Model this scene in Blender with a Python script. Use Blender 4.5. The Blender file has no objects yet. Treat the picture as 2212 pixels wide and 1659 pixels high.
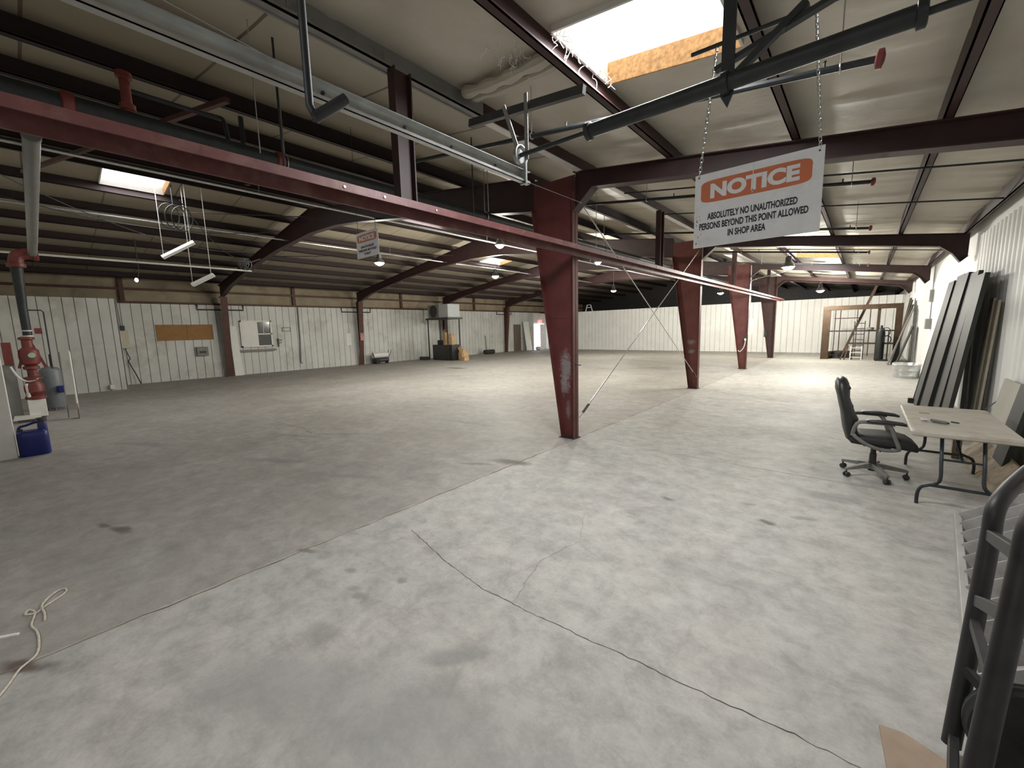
import bpy, bmesh, math, random
from math import sin, cos, pi, radians
from mathutils import Vector, Matrix
random.seed(7)
S = bpy.context.scene
COL = S.collection

# ------------------------------------------------------------------ camera, world, exposure
W_PX, F_PX = 2212.0, 879.7
cam_d = bpy.data.cameras.new('camera')
cam_d.sensor_fit = 'HORIZONTAL'
cam_d.sensor_width = 36.0
cam_d.lens = F_PX * 36.0 / W_PX
cam_d.clip_start = 0.05
cam_d.clip_end = 200
cam = bpy.data.objects.new('camera', cam_d)
COL.objects.link(cam)
_r = Vector((0.75895, 0.65067, -0.02505)); _d = Vector((0.06782, -0.11725, -0.99078)); _f = Vector((-0.64761, 0.75025, -0.13312))
_m = Matrix((_r, -_d, -_f)).transposed().to_4x4()
_m.translation = Vector((0, 0, 1.75))
cam.matrix_world = _m
S.camera = cam

world = bpy.data.worlds.new('sky'); S.world = world
world.use_nodes = True
wn = world.node_tree.nodes; wl = world.node_tree.links
bg = wn['Background']
sky = wn.new('ShaderNodeTexSky')
try:
    sky.sky_type = 'NISHITA'
    sky.sun_disc = False
    sky.sun_elevation = radians(40)
except Exception:
    pass
wl.new(sky.outputs[0], bg.inputs[0])
bg.inputs[1].default_value = 0.35

S.view_settings.view_transform = 'Standard'
S.view_settings.look = 'None'
S.view_settings.gamma = 1.0
S.view_settings.use_curve_mapping = False
S.view_settings.exposure = 0.0
try:
    S.cycles.use_denoising = True
    S.cycles.max_bounces = 7
    S.cycles.diffuse_bounces = 4
    S.cycles.sample_clamp_indirect = 6.0
except Exception:
    pass

SKY_PANEL = 2.6        # daylight glowing through the fibreglass roof panels
SKY_W = 95.0           # daylight falling through each square metre of roof light
LAMP_W = 170.0         # high-bay lamps

# ------------------------------------------------------------------ materials
MATS = {}
def new_mat(name):
    m = bpy.data.materials.new(name); m.use_nodes = True
    MATS[name] = m
    return m, m.node_tree, m.node_tree.nodes['Principled BSDF']
def N(nt, t, **k):
    n = nt.nodes.new(t)
    for a, b in k.items():
        setattr(n, a, b)
    return n
def ramp(nt, fac, stops):
    r = N(nt, 'ShaderNodeValToRGB')
    e = r.color_ramp.elements
    while len(e) < len(stops): e.new(0.5)
    for i, (p, c) in enumerate(stops):
        e[i].position = p
        e[i].color = c if len(c) == 4 else (*c, 1)
    nt.links.new(fac, r.inputs[0])
    return r.outputs[0]
def noise(nt, scale, detail=4, rough=0.55, vec=None, dist=0.0):
    n = N(nt, 'ShaderNodeTexNoise')
    n.inputs['Scale'].default_value = scale
    n.inputs['Detail'].default_value = detail
    n.inputs['Roughness'].default_value = rough
    n.inputs['Distortion'].default_value = dist
    if vec is None:
        tc = N(nt, 'ShaderNodeTexCoord'); vec = tc.outputs['Object']
    nt.links.new(vec, n.inputs['Vector'])
    return n.outputs['Fac']
def mixc(nt, fac, a, b, mode='MIX'):
    n = N(nt, 'ShaderNodeMix', data_type='RGBA', blend_type=mode)
    for s, v in ((0, fac), (6, a), (7, b)):
        if hasattr(v, 'links') or isinstance(v, bpy.types.NodeSocket):
            nt.links.new(v, n.inputs[s])
        else:
            n.inputs[s].default_value = v if s == 0 else ((*v, 1) if len(v) == 3 else v)
    return n.outputs[2]
def math_n(nt, op, a, b=None, clamp=False):
    n = N(nt, 'ShaderNodeMath', operation=op, use_clamp=clamp)
    for i, v in enumerate((a, b)):
        if v is None: continue
        if isinstance(v, bpy.types.NodeSocket): nt.links.new(v, n.inputs[i])
        else: n.inputs[i].default_value = v
    return n.outputs[0]
def bump(nt, p, h, strength=0.3, dist=0.01):
    b = N(nt, 'ShaderNodeBump')
    b.inputs['Strength'].default_value = strength
    b.inputs['Distance'].default_value = dist
    nt.links.new(h, b.inputs['Height']); nt.links.new(b.outputs[0], p.inputs['Normal'])
def simple(name, col, rough=0.6, metal=0.0, var=0.25, scale=6.0, bmp=0.0, dirt=None, dscale=2.5):
    m, nt, p = new_mat(name)
    f = noise(nt, scale, 5)
    lo = tuple(max(0, c * (1 - var)) for c in col); hi = tuple(min(1, c * (1 + var)) for c in col)
    c = ramp(nt, f, [(0.3, lo), (0.7, hi)])
    if dirt:
        g = ramp(nt, noise(nt, dscale, 6, 0.65), [(0.5, (0, 0, 0)), (0.68, (1, 1, 1))])
        c = mixc(nt, g, c, dirt)
    nt.links.new(c, p.inputs['Base Color'])
    p.inputs['Roughness'].default_value = rough
    p.inputs['Metallic'].default_value = metal
    if bmp: bump(nt, p, f, bmp)
    return m
def emis(name, col, strength):
    m, nt, p = new_mat(name)
    p.inputs['Base Color'].default_value = (0.8, 0.8, 0.8, 1)
    p.inputs['Emission Color'].default_value = (*col, 1)
    p.inputs['Emission Strength'].default_value = strength
    return m

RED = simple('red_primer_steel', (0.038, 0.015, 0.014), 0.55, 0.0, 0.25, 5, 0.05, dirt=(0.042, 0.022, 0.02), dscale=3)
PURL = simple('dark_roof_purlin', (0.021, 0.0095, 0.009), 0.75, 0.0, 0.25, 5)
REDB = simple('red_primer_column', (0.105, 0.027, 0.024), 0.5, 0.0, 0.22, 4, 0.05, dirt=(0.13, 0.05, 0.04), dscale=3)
BROWN = simple('brown_red_steel', (0.075, 0.025, 0.016), 0.6, 0.0, 0.25, 5)
RAILM = simple('worn_red_rail', (0.145, 0.055, 0.052), 0.45, 0.1, 0.2, 9, 0.05, dirt=(0.21, 0.11, 0.09), dscale=5)
GREYST = simple('grey_steel', (0.24, 0.235, 0.225), 0.5, 0.2, 0.12, 5, 0.03, dirt=(0.2, 0.19, 0.17))
GALV = simple('galvanised_steel', (0.52, 0.53, 0.52), 0.32, 0.85, 0.12, 14, 0.03)
WHITEST = simple('white_painted_steel', (0.72, 0.70, 0.66), 0.45, 0.0, 0.06, 8)
BLACKP = simple('black_pipe', (0.020, 0.023, 0.025), 0.5, 0.1, 0.3, 12)
DARKST = simple('dark_steel', (0.045, 0.043, 0.042), 0.5, 0.3, 0.3, 8)
REDFIT = simple('red_fitting', (0.17, 0.035, 0.03), 0.45, 0.0, 0.25, 10)
INSU = None
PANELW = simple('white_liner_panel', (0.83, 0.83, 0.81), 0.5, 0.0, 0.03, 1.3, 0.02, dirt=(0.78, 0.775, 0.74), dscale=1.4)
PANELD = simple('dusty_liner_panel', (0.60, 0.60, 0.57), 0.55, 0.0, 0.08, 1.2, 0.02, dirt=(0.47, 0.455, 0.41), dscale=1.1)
WALLINS = simple('old_wall_insulation', (0.28, 0.235, 0.16), 0.8, 0.0, 0.15, 1.5, 0.2, dirt=(0.19, 0.15, 0.10), dscale=1.2)
OSB = simple('osb_board', (0.55, 0.30, 0.12), 0.8, 0.0, 0.35, 30, 0.2)
PLYBR = simple('brown_hardboard', (0.30, 0.15, 0.045), 0.7, 0.0, 0.1, 6)
BLKLEA = simple('black_leather', (0.016, 0.017, 0.018), 0.42, 0.0, 0.3, 40, 0.08)
BLKPL = simple('black_plastic', (0.030, 0.030, 0.031), 0.4, 0.0, 0.25, 20)
GREYPL = simple('dusty_grey_plastic', (0.17, 0.165, 0.155), 0.55, 0.0, 0.2, 16)
TABTOP = simple('table_top_plastic', (0.46, 0.425, 0.36), 0.5, 0.0, 0.1, 5, 0.05, dirt=(0.38, 0.32, 0.25), dscale=4)
TABLEG = simple('table_leg_steel', (0.035, 0.04, 0.047), 0.4, 0.4, 0.25, 12)
DKPAN = simple('dark_grey_panel', (0.022, 0.024, 0.022), 0.6, 0.0, 0.2, 3, 0.03, dirt=(0.036, 0.037, 0.033), dscale=2)
TANB = simple('tan_board', (0.42, 0.37, 0.28), 0.7, 0.0, 0.12, 5)
GRYBO = simple('greyish_sheet', (0.36, 0.345, 0.295), 0.7, 0.0, 0.08, 4, 0.02)
WOODA = simple('weathered_timber', (0.27, 0.215, 0.15), 0.8, 0.0, 0.3, 9, 0.15, dirt=(0.16, 0.12, 0.08), dscale=5)
WOODF = simple('brown_timber_frame', (0.055, 0.031, 0.014), 0.7, 0.0, 0.3, 6, 0.1)
ALU = simple('dusty_aluminium', (0.33, 0.32, 0.305), 0.5, 0.3, 0.15, 9, 0.05, dirt=(0.24, 0.225, 0.21), dscale=6)
TRUCK = simple('charcoal_tube', (0.020, 0.019, 0.019), 0.5, 0.2, 0.3, 14, 0.03)
RUBBER = simple('tyre_rubber', (0.022, 0.022, 0.022), 0.8, 0.0, 0.3, 20, 0.1)
CARDB = simple('plywood_scrap', (0.34, 0.25, 0.18), 0.8, 0.0, 0.2, 5, 0.05)
BLUEP = simple('blue_plastic', (0.010, 0.018, 0.145), 0.4, 0.0, 0.2, 6)
TANKG = simple('grey_tank_paint', (0.17, 0.18, 0.195), 0.4, 0.0, 0.15, 6)
WHITEP = simple('white_plastic', (0.78, 0.77, 0.73), 0.45, 0.0, 0.05, 8)
CARD = simple('cardboard', (0.50, 0.33, 0.17), 0.8, 0.0, 0.15, 7)
ORANGE = simple('orange_sign_paint', (0.62, 0.16, 0.055), 0.5, 0.0, 0.08, 9)
SIGNW = simple('sign_white', (0.84, 0.84, 0.86), 0.45, 0.0, 0.04, 14, 0.0, dirt=(0.77, 0.76, 0.77), dscale=9)
INK = simple('black_ink', (0.02, 0.02, 0.03), 0.6, 0.0, 0.1, 10)
ROPEM = simple('pale_rope', (0.55, 0.50, 0.42), 0.9, 0.0, 0.2, 60, 0.3)
FIBRE = simple('torn_white_fibre', (0.78, 0.76, 0.72), 0.9, 0.0, 0.1, 20)
REDSG = emis('red_exit_glow', (1.0, 0.06, 0.05), 2.5)
CREAM = simple('cream_wall_box', (0.55, 0.50, 0.38), 0.6, 0.0, 0.1, 7)
DKGLS = simple('dark_office_glass', (0.03, 0.032, 0.03), 0.1, 0.0, 0.3, 5)
BRDOOR = simple('brown_door', (0.13, 0.10, 0.075), 0.5, 0.0, 0.15, 5)
HVACW = simple('cooler_cabinet', (0.42, 0.44, 0.44), 0.45, 0.0, 0.08, 5)
HVACD = simple('cooler_grille', (0.20, 0.20, 0.18), 0.6, 0.0, 0.15, 8)
BRASS = simple('brass', (0.5, 0.36, 0.12), 0.35, 0.7, 0.15, 10)
WHGLOW = emis('daylit_fibreglass_panel', (0.96, 0.985, 1.0), SKY_PANEL)
LAMPGLOW = emis('lamp_lens_glow', (1.0, 0.97, 0.84), 60.0)
TUBEOFF = simple('white_tube_off', (0.75, 0.75, 0.72), 0.3, 0.0, 0.03, 8)

def mat_insulation():
    m, nt, p = new_mat('vinyl_roof_insulation')
    tc = N(nt, 'ShaderNodeTexCoord')
    sx = N(nt, 'ShaderNodeSeparateXYZ'); nt.links.new(tc.outputs['Object'], sx.inputs[0])
    c = ramp(nt, noise(nt, 0.6, 6, 0.6), [(0.3, (0.50, 0.455, 0.37)), (0.7, (0.62, 0.585, 0.50))])
    # browner and darker tone west of the column row
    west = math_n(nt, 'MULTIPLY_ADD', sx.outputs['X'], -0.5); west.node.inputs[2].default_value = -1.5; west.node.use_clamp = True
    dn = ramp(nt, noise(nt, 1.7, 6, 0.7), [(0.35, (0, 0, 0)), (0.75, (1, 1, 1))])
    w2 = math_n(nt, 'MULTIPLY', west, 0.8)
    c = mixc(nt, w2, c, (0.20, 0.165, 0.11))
    d2 = math_n(nt, 'MULTIPLY', dn, 0.35)
    c = mixc(nt, d2, c, (0.34, 0.29, 0.21))
    # taped seams every 1.22 m along the building
    u = math_n(nt, 'DIVIDE', sx.outputs['Y'], 1.22)
    fr = math_n(nt, 'FRACT', math_n(nt, 'ADD', u, 50.3))
    sd = math_n(nt, 'LESS_THAN', math_n(nt, 'ABSOLUTE', math_n(nt, 'SUBTRACT', fr, 0.5)), 0.011)
    sw = math_n(nt, 'MULTIPLY', sd, math_n(nt, 'LESS_THAN', sx.outputs['X'], -3.3))
    c = mixc(nt, math_n(nt, 'MULTIPLY', sw, 0.8), c, (0.07, 0.05, 0.03))
    nt.links.new(c, p.inputs['Base Color'])
    p.inputs['Roughness'].default_value = 0.5
    bump(nt, p, noise(nt, 9.0, 4), 0.15, 0.02)
    return m
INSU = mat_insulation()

def mat_floor():
    m, nt, p = new_mat('dusty_concrete')
    tc = N(nt, 'ShaderNodeTexCoord'); V = tc.outputs['Object']
    sx = N(nt, 'ShaderNodeSeparateXYZ'); nt.links.new(V, sx.inputs[0])
    big = noise(nt, 0.55, 6, 0.6, V, 0.6)
    c = ramp(nt, big, [(0.30, (0.33, 0.325, 0.305)), (0.5, (0.44, 0.425, 0.39)), (0.72, (0.385, 0.385, 0.365))])
    pink = ramp(nt, noise(nt, 0.9, 5, 0.6, V, 1.0), [(0.42, (0, 0, 0)), (0.65, (1, 1, 1))])
    c = mixc(nt, math_n(nt, 'MULTIPLY', pink, 0.4), c, (0.49, 0.445, 0.405))
    fine = ramp(nt, noise(nt, 5.0, 9, 0.75, V, 0.2), [(0.30, (0.55, 0.545, 0.54)), (0.60, (1.08, 1.08, 1.08))])
    c = mixc(nt, 0.75, c, fine, 'MULTIPLY')
    grit = ramp(nt, noise(nt, 55.0, 6, 0.7, V), [(0.3, (0.86, 0.86, 0.86)), (0.65, (1.05, 1.05, 1.05))])
    c = mixc(nt, 0.6, c, grit, 'MULTIPLY')
    sm = N(nt, 'ShaderNodeMapping'); nt.links.new(V, sm.inputs['Vector']); sm.inputs['Rotation'].default_value = (0, 0, radians(52)); sm.inputs['Scale'].default_value = (0.7, 2.6, 1)
    stq = ramp(nt, noise(nt, 1.6, 7, 0.7, sm.outputs[0], 0.3), [(0.30, (0.70, 0.69, 0.68)), (0.55, (1.0, 1.0, 1.0)), (0.75, (1.06, 1.06, 1.06))])
    c = mixc(nt, 0.45, c, stq, 'MULTIPLY')
    # brown dirt over the slab west of the column row
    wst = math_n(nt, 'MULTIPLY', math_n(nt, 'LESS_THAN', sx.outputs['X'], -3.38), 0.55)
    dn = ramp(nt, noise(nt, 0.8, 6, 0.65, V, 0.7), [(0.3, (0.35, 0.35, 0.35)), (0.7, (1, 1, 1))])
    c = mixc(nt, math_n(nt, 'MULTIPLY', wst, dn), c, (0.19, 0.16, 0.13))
    # curved tyre marks: thin rings of very stretched noise
    ty = ramp(nt, noise(nt, 0.7, 2, 0.4, V, 2.2), [(0.470, (0, 0, 0)), (0.485, (1, 1, 1)), (0.50, (0, 0, 0))])
    ty2 = ramp(nt, noise(nt, 0.45, 2, 0.4, V, 3.0), [(0.53, (0, 0, 0)), (0.54, (1, 1, 1)), (0.552, (0, 0, 0))])
    brk = ramp(nt, noise(nt, 3.0, 4, 0.6, V), [(0.4, (0, 0, 0)), (0.65, (1, 1, 1))])
    tt = math_n(nt, 'MULTIPLY', math_n(nt, 'MULTIPLY', math_n(nt, 'MAXIMUM', ty, ty2), brk), 0.30)
    c = mixc(nt, tt, c, (0.22, 0.20, 0.185))
    # individual stains: x, y, rx, ry, angle, strength, colour
    wob = N(nt, 'ShaderNodeTexNoise'); wob.inputs['Scale'].default_value = 5.0; wob.inputs['Detail'].default_value = 5
    nt.links.new(V, wob.inputs['Vector'])
    wv = N(nt, 'ShaderNodeVectorMath', operation='MULTIPLY_ADD')
    nt.links.new(wob.outputs['Color'], wv.inputs[0]); wv.inputs[1].default_value = (0.17, 0.17, 0.0); wv.inputs[2].default_value = (-0.085, -0.085, 0)
    ad = N(nt, 'ShaderNodeVectorMath', operation='ADD'); nt.links.new(V, ad.inputs[0]); nt.links.new(wv.outputs[0], ad.inputs[1])
    GR = (0.13, 0.13, 0.13); BR = (0.09, 0.065, 0.05); LG = (0.26, 0.255, 0.25)
    stains = [(-2.31, 0.90, .13, .10, .3, .42, GR), (-1.57, 1.28, .20, .07, .9, .42, GR), (-1.48, 1.12, .08, .12, .2, .32, GR),
              (-3.45, 3.93, .32, .12, .25, .95, BR), (-3.75, 3.62, .25, .05, .5, .6, BR),
              (-5.1, .31, .16, .05, .4, .8, BR), (-5.35, .22, .13, .04, .4, .7, BR), (-3.35, -.25, .16, .05, .6, .9, BR),
              (-.12, 5.0, .32, .14, .1, .5, GR), (-.54, 4.03, .06, .05, 0, .8, BR), (-1.4, 4.02, .07, .04, 0, .8, BR),
              (-.75, 4.35, .08, .04, .3, .5, GR), (-.3, 4.3, .09, .04, .3, .5, GR),
              (-2.77, 1.32, .06, .05, 0, .5, GR), (-2.45, 1.21, .07, .04, 0, .5, GR), (-2.37, 1.51, .05, .04, 0, .5, GR),
              (-2.55, 1.24, .07, .03, .4, .4, GR), (-14.5, 12.8, .7, .25, 0, .8, BR), (-3.34, 1.24, .10, .04, .4, .6, BR),
              (-2.1, 3.6, .55, .13, .15, .35, LG), (-1.5, 3.95, .5, .12, .2, .35, LG), (-2.6, 2.75, .3, .09, .3, .3, LG),
              (-1.75, .75, .75, .32, .5, .42, LG), (-1.1, .95, .6, .35, .3, .35, LG), (-2.2, .55, .5, .2, .6, .4, LG),
              (-6.2, 2.0, .7, .10, .5, .4, GR), (-7.4, 2.8, .8, .08, .4, .35, GR), (-4.6, 2.4, .45, .07, .5, .35, GR),
              (-.6, 2.9, .5, .15, .2, .2, LG), (-9.0, 1.0, .7, .12, .5, .35, GR), (-5.6, 5.2, .8, .06, .1, .4, GR)]
    for (x, y, rx, ry, a, s, col) in stains:
        mp = N(nt, 'ShaderNodeMapping', vector_type='TEXTURE')
        nt.links.new(ad.outputs[0], mp.inputs['Vector'])
        mp.inputs['Location'].default_value = (x, y, 0)
        mp.inputs['Rotation'].default_value = (0, 0, a)
        mp.inputs['Scale'].default_value = (rx, ry, 1)
        ln = N(nt, 'ShaderNodeVectorMath', operation='LENGTH'); nt.links.new(mp.outputs[0], ln.inputs[0])
        f = N(nt, 'ShaderNodeMapRange', interpolation_type='SMOOTHSTEP')
        nt.links.new(ln.outputs['Value'], f.inputs[0])
        f.inputs[1].default_value = 1.25; f.inputs[2].default_value = 0.35
        f.inputs[3].default_value = 0.0; f.inputs[4].default_value = s
        c = mixc(nt, f.outputs[0], c, col)
    nt.links.new(c, p.inputs['Base Color'])
    rr = ramp(nt, big, [(0.3, (0.55, 0.55, 0.55)), (0.7, (0.75, 0.75, 0.75))])
    nt.links.new(rr, p.inputs['Roughness'])
    bump(nt, p, noise(nt, 30.0, 6, 0.7, V), 0.12, 0.004)
    return m
FLOORM = mat_floor()
CRACKM = simple('crack_dark', (0.07, 0.06, 0.05), 0.9, 0.0, 0.3, 9)
JOINTM = simple('joint_dirt', (0.20, 0.16, 0.12), 0.9, 0.0, 0.4, 4)

def mat_patch(name, base, patch, boxes):
    """Red primer with scraped, smeared grey paint where the photo shows it (object coordinates)."""
    m, nt, p = new_mat(name)
    tc = N(nt, 'ShaderNodeTexCoord'); V = tc.outputs['Object']
    c = ramp(nt, noise(nt, 4, 5, 0.55, V), [(0.3, tuple(x * .8 for x in base)), (0.7, tuple(x * 1.2 for x in base))])
    nz = noise(nt, 11, 8, 0.8, V, .4)
    for (x, z, rx, rz, s) in boxes:
        mp = N(nt, 'ShaderNodeMapping', vector_type='TEXTURE'); nt.links.new(V, mp.inputs['Vector'])
        mp.inputs['Location'].default_value = (x, 0, z); mp.inputs['Scale'].default_value = (rx, 10, rz)
        ln = N(nt, 'ShaderNodeVectorMath', operation='LENGTH'); nt.links.new(mp.outputs[0], ln.inputs[0])
        v = math_n(nt, 'SUBTRACT', math_n(nt, 'MULTIPLY_ADD', nz, 2.6), ln.outputs['Value'])
        v.node.inputs[0].links[0].from_node.inputs[2].default_value = -0.55
        f = ramp(nt, v, [(0.0, (0, 0, 0)), (0.4, (s, s, s))])
        c = mixc(nt, f, c, patch)
    nt.links.new(c, p.inputs['Base Color']); p.inputs['Roughness'].default_value = 0.5
    return m
COL1M = mat_patch('scraped_red_column', (0.115, 0.028, 0.027), (0.30, 0.27, 0.27), [(-.18, 1.12, .15, .42, .75), (-.20, 0.85, .13, .25, .6), (-.14, .45, .06, .2, .4)])
COL2M = mat_patch('smudged_red_column', (0.125, 0.034, 0.024), (0.22, 0.25, 0.22), [(-.2, 1.28, .16, .10, .5), (-.2, 1.02, .15, .08, .6)])

# ------------------------------------------------------------------ mesh building
class MB:
    def __init__(self, o=(0, 0, 0)):
        self.v = []; self.f = []; self.o = Vector(o)
    def add(self, vs, fs):
        n = len(self.v)
        self.v += [Vector(a) - self.o for a in vs]
        self.f += [tuple(i + n for i in f) for f in fs]
    def box(self, x0, x1, y0, y1, z0, z1):
        vs = [(x, y, z) for x in (x0, x1) for y in (y0, y1) for z in (z0, z1)]
        self.add(vs, [(0, 1, 3, 2), (4, 6, 7, 5), (0, 4, 5, 1), (2, 3, 7, 6), (0, 2, 6, 4), (1, 5, 7, 3)])
        return self
    def bar(self, p, q, w, h, up=(0, 0, 1)):
        p = Vector(p); q = Vector(q); t = (q - p).normalized(); up = Vector(up)
        if abs(t.dot(up)) > .99: up = Vector((0, 1, 0))
        s = t.cross(up).normalized() * w / 2; u = s.cross(t).normalized() * h / 2
        vs = [c + a * s + b * u for c in (p, q) for a in (-1, 1) for b in (-1, 1)]
        self.add(vs, [(0, 1, 3, 2), (4, 6, 7, 5), (0, 4, 5, 1), (2, 3, 7, 6), (0, 2, 6, 4), (1, 5, 7, 3)])
        return self
    def tube(self, pts, r, n=10, closed=False, r2=None):
        P = [Vector(a) for a in pts]; k = len(P)
        rr = r if isinstance(r, (list, tuple)) else [r + (((r2 if r2 else r) - r) * i / max(1, k - 1)) for i in range(k)]
        tang = []
        for i in range(k):
            a = P[(i - 1) % k] if (closed or i > 0) else P[i]
            b = P[(i + 1) % k] if (closed or i < k - 1) else P[i]
            tang.append((b - a).normalized())
        nrm = tang[0].orthogonal().normalized()
        vs = []
        for i in range(k):
            nrm = (nrm - tang[i] * nrm.dot(tang[i])).normalized()
            bn = tang[i].cross(nrm)
            for j in range(n):
                an = 2 * pi * j / n
                vs.append(P[i] + (nrm * cos(an) + bn * sin(an)) * rr[i])
        fs = []
        for i in range(k if closed else k - 1):
            for j in range(n):
                a = i * n + j; b = i * n + (j + 1) % n; i2 = (i + 1) % k
                fs.append((a, b, i2 * n + (j + 1) % n, i2 * n + j))
        if not closed:
            fs.append(tuple(range(n - 1, -1, -1))); fs.append(tuple((k - 1) * n + j for j in range(n)))
        self.add(vs, fs); return self
    def cyl(self, p, q, r, n=16, r2=None):
        return self.tube([p, q], r, n, r2=r2)
    def lathe(self, prof, o=(0, 0, 0), axis=(0, 0, 1), n=24):
        ax = Vector(axis).normalized(); u = ax.orthogonal().normalized(); w = ax.cross(u); o = Vector(o)
        vs = []; fs = []
        for (r, t) in prof:
            for j in range(n):
                a = 2 * pi * j / n
                vs.append(o + ax * t + (u * cos(a) + w * sin(a)) * max(r, 1e-4))
        for i in range(len(prof) - 1):
            for j in range(n):
                fs.append((i * n + j, i * n + (j + 1) % n, (i + 1) * n + (j + 1) % n, (i + 1) * n + j))
        fs.append(tuple(range(n - 1, -1, -1))); fs.append(tuple((len(prof) - 1) * n + j for j in range(n)))
        self.add(vs, fs); return self
    def prism(self, poly, fn, c0, c1):
        n = len(poly)
        vs = [fn(a, b, c0) for a, b in poly] + [fn(a, b, c1) for a, b in poly]
        fs = [tuple(range(n - 1, -1, -1)), tuple(range(n, 2 * n))] + [(i, (i + 1) % n, n + (i + 1) % n, n + i) for i in range(n)]
        self.add(vs, fs); return self
    def loft(self, rings):
        n = len(rings[0]); vs = [p for r in rings for p in r]; fs = []
        for i in range(len(rings) - 1):
            for j in range(n):
                fs.append((i * n + j, i * n + (j + 1) % n, (i + 1) * n + (j + 1) % n, (i + 1) * n + j))
        fs.append(tuple(range(n - 1, -1, -1))); fs.append(tuple((len(rings) - 1) * n + j for j in range(n)))
        self.add(vs, fs); return self
    def ball(self, c, rx, ry=None, rz=None, n=14, m=9):
        ry = ry or rx; rz = rz or rx; c = Vector(c)
        rings = []
        for i in range(m + 1):
            t = pi * (i + .02) / (m + .04)
            rings.append([c + Vector((rx * sin(t) * cos(2 * pi * j / n), ry * sin(t) * sin(2 * pi * j / n), -rz * cos(t))) for j in range(n)])
        return self.loft(rings)
    def build(self, name, mat, parent=None, smooth=True, bevel=0.0, ang=35, loc=None):
        me = bpy.data.meshes.new(name)
        me.from_pydata([tuple(a) for a in self.v], [], self.f)
        bm = bmesh.new(); bm.from_mesh(me)
        bmesh.ops.recalc_face_normals(bm, faces=bm.faces)
        bm.to_mesh(me); bm.free()
        if smooth:
            for p in me.polygons: p.use_smooth = True
            try: me.set_sharp_from_angle(angle=radians(ang))
            except Exception: pass
        me.materials.append(mat)
        o = bpy.data.objects.new(name, me); COL.objects.link(o)
        if parent: o.parent = parent
        elif self.o.length > 0: o.location = self.o
        if loc: o.location = loc
        if bevel:
            b = o.modifiers.new('bevel', 'BEVEL'); b.width = bevel; b.segments = 2; b.limit_method = 'ANGLE'
        return o

def tag(o, label=None, cat=None, group=None, kind=None):
    if label: o['label'] = label
    if cat: o['category'] = cat
    if group: o['group'] = group
    if kind: o['kind'] = kind
    return o
def thing(name, label, cat, loc=(0, 0, 0), rz=0.0, group=None):
    o = bpy.data.objects.new(name, None); COL.objects.link(o)
    o.empty_display_size = 0.1
    o.location = loc; o.rotation_euler = (0, 0, rz)
    return tag(o, label, cat, group)
def struct(o): return tag(o, kind='structure')
def dup(root, loc, label, rz=None, group=None):
    r = root.copy(); COL.objects.link(r); r.location = loc
    if rz is not None: r.rotation_euler = (0, 0, rz)
    r['label'] = label
    if group: r['group'] = group
    for ch in list(root.children):
        c = ch.copy(); COL.objects.link(c); c.parent = r
        for g in list(ch.children):
            d = g.copy(); COL.objects.link(d); d.parent = c
    return r
def arc(c, r, a0, a1, n, u=(1, 0, 0), w=(0, 0, 1)):
    c = Vector(c); u = Vector(u); w = Vector(w)
    return [c + u * r * cos(a0 + (a1 - a0) * i / n) + w * r * sin(a0 + (a1 - a0) * i / n) for i in range(n + 1)]
def smooth_path(pts, sub=6):
    P = [Vector(p) for p in pts]; out = []
    for i in range(len(P) - 1):
        p0 = P[max(i - 1, 0)]; p1 = P[i]; p2 = P[i + 1]; p3 = P[min(i + 2, len(P) - 1)]
        for s in range(sub):
            t = s / sub
            out.append(.5 * ((2 * p1) + (p2 - p0) * t + (2 * p0 - 5 * p1 + 4 * p2 - p3) * t * t + (3 * p1 - p0 - 3 * p2 + p3) * t ** 3))
    out.append(P[-1]); return out
def rrect(w, h, n=4, k=5):
    """superellipse-like rounded rectangle outline"""
    out = []
    for i in range(4 * k):
        a = 2 * pi * (i + .5) / (4 * k)
        c, s = cos(a), sin(a)
        out.append((w * (abs(c) ** (2 / n)) * (1 if c >= 0 else -1), h * (abs(s) ** (2 / n)) * (1 if s >= 0 else -1)))
    return out
def text_mesh(name, body, width, height, mat, parent, cx, cz, y, bold=0.0):
    """lettering facing -Y, centred at (cx, cz) on plane y, fitted to width x height"""
    cu = bpy.data.curves.new(name, 'FONT'); cu.body = body; cu.align_x = 'CENTER'; cu.align_y = 'CENTER'
    cu.offset = bold; cu.extrude = 0.004; cu.resolution_u = 4
    tmp = bpy.data.objects.new(name, cu); COL.objects.link(tmp)
    bpy.context.view_layer.update()
    me = bpy.data.meshes.new_from_object(tmp.evaluated_get(bpy.context.evaluated_depsgraph_get()))
    bpy.data.objects.remove(tmp)
    xs = [v.co.x for v in me.vertices]; ys = [v.co.y for v in me.vertices]
    sx = width / (max(xs) - min(xs)); sy = height / (max(ys) - min(ys))
    mx = (max(xs) + min(xs)) / 2; my = (max(ys) + min(ys)) / 2
    for v in me.vertices:
        v.co = Vector((cx + (v.co.x - mx) * sx, y - v.co.z * .25, cz + (v.co.y - my) * sy))
    me.materials.clear(); me.materials.append(mat); me.name = name
    o = bpy.data.objects.new(name, me); COL.objects.link(o); o.parent = parent
    return o
def link_chain(p, q, link=0.03, r=0.0022):
    """twisted chain of oval links between p and q as one mesh"""
    p = Vector(p); q = Vector(q); L = (q - p).length; n = max(2, int(L / (link * .78))); t = (q - p) / L
    u = t.orthogonal().normalized(); w = t.cross(u); mb = MB()
    for i in range(n):
        c = p + t * (L * (i + .5) / n)
        a = u if i % 2 else w
        ring = [c + t * (cos(2 * pi * j / 10) * link * .5) + a * (sin(2 * pi * j / 10) * link * .24) for j in range(10)]
        mb.tube(ring, r, 5, closed=True)
    return mb

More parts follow.
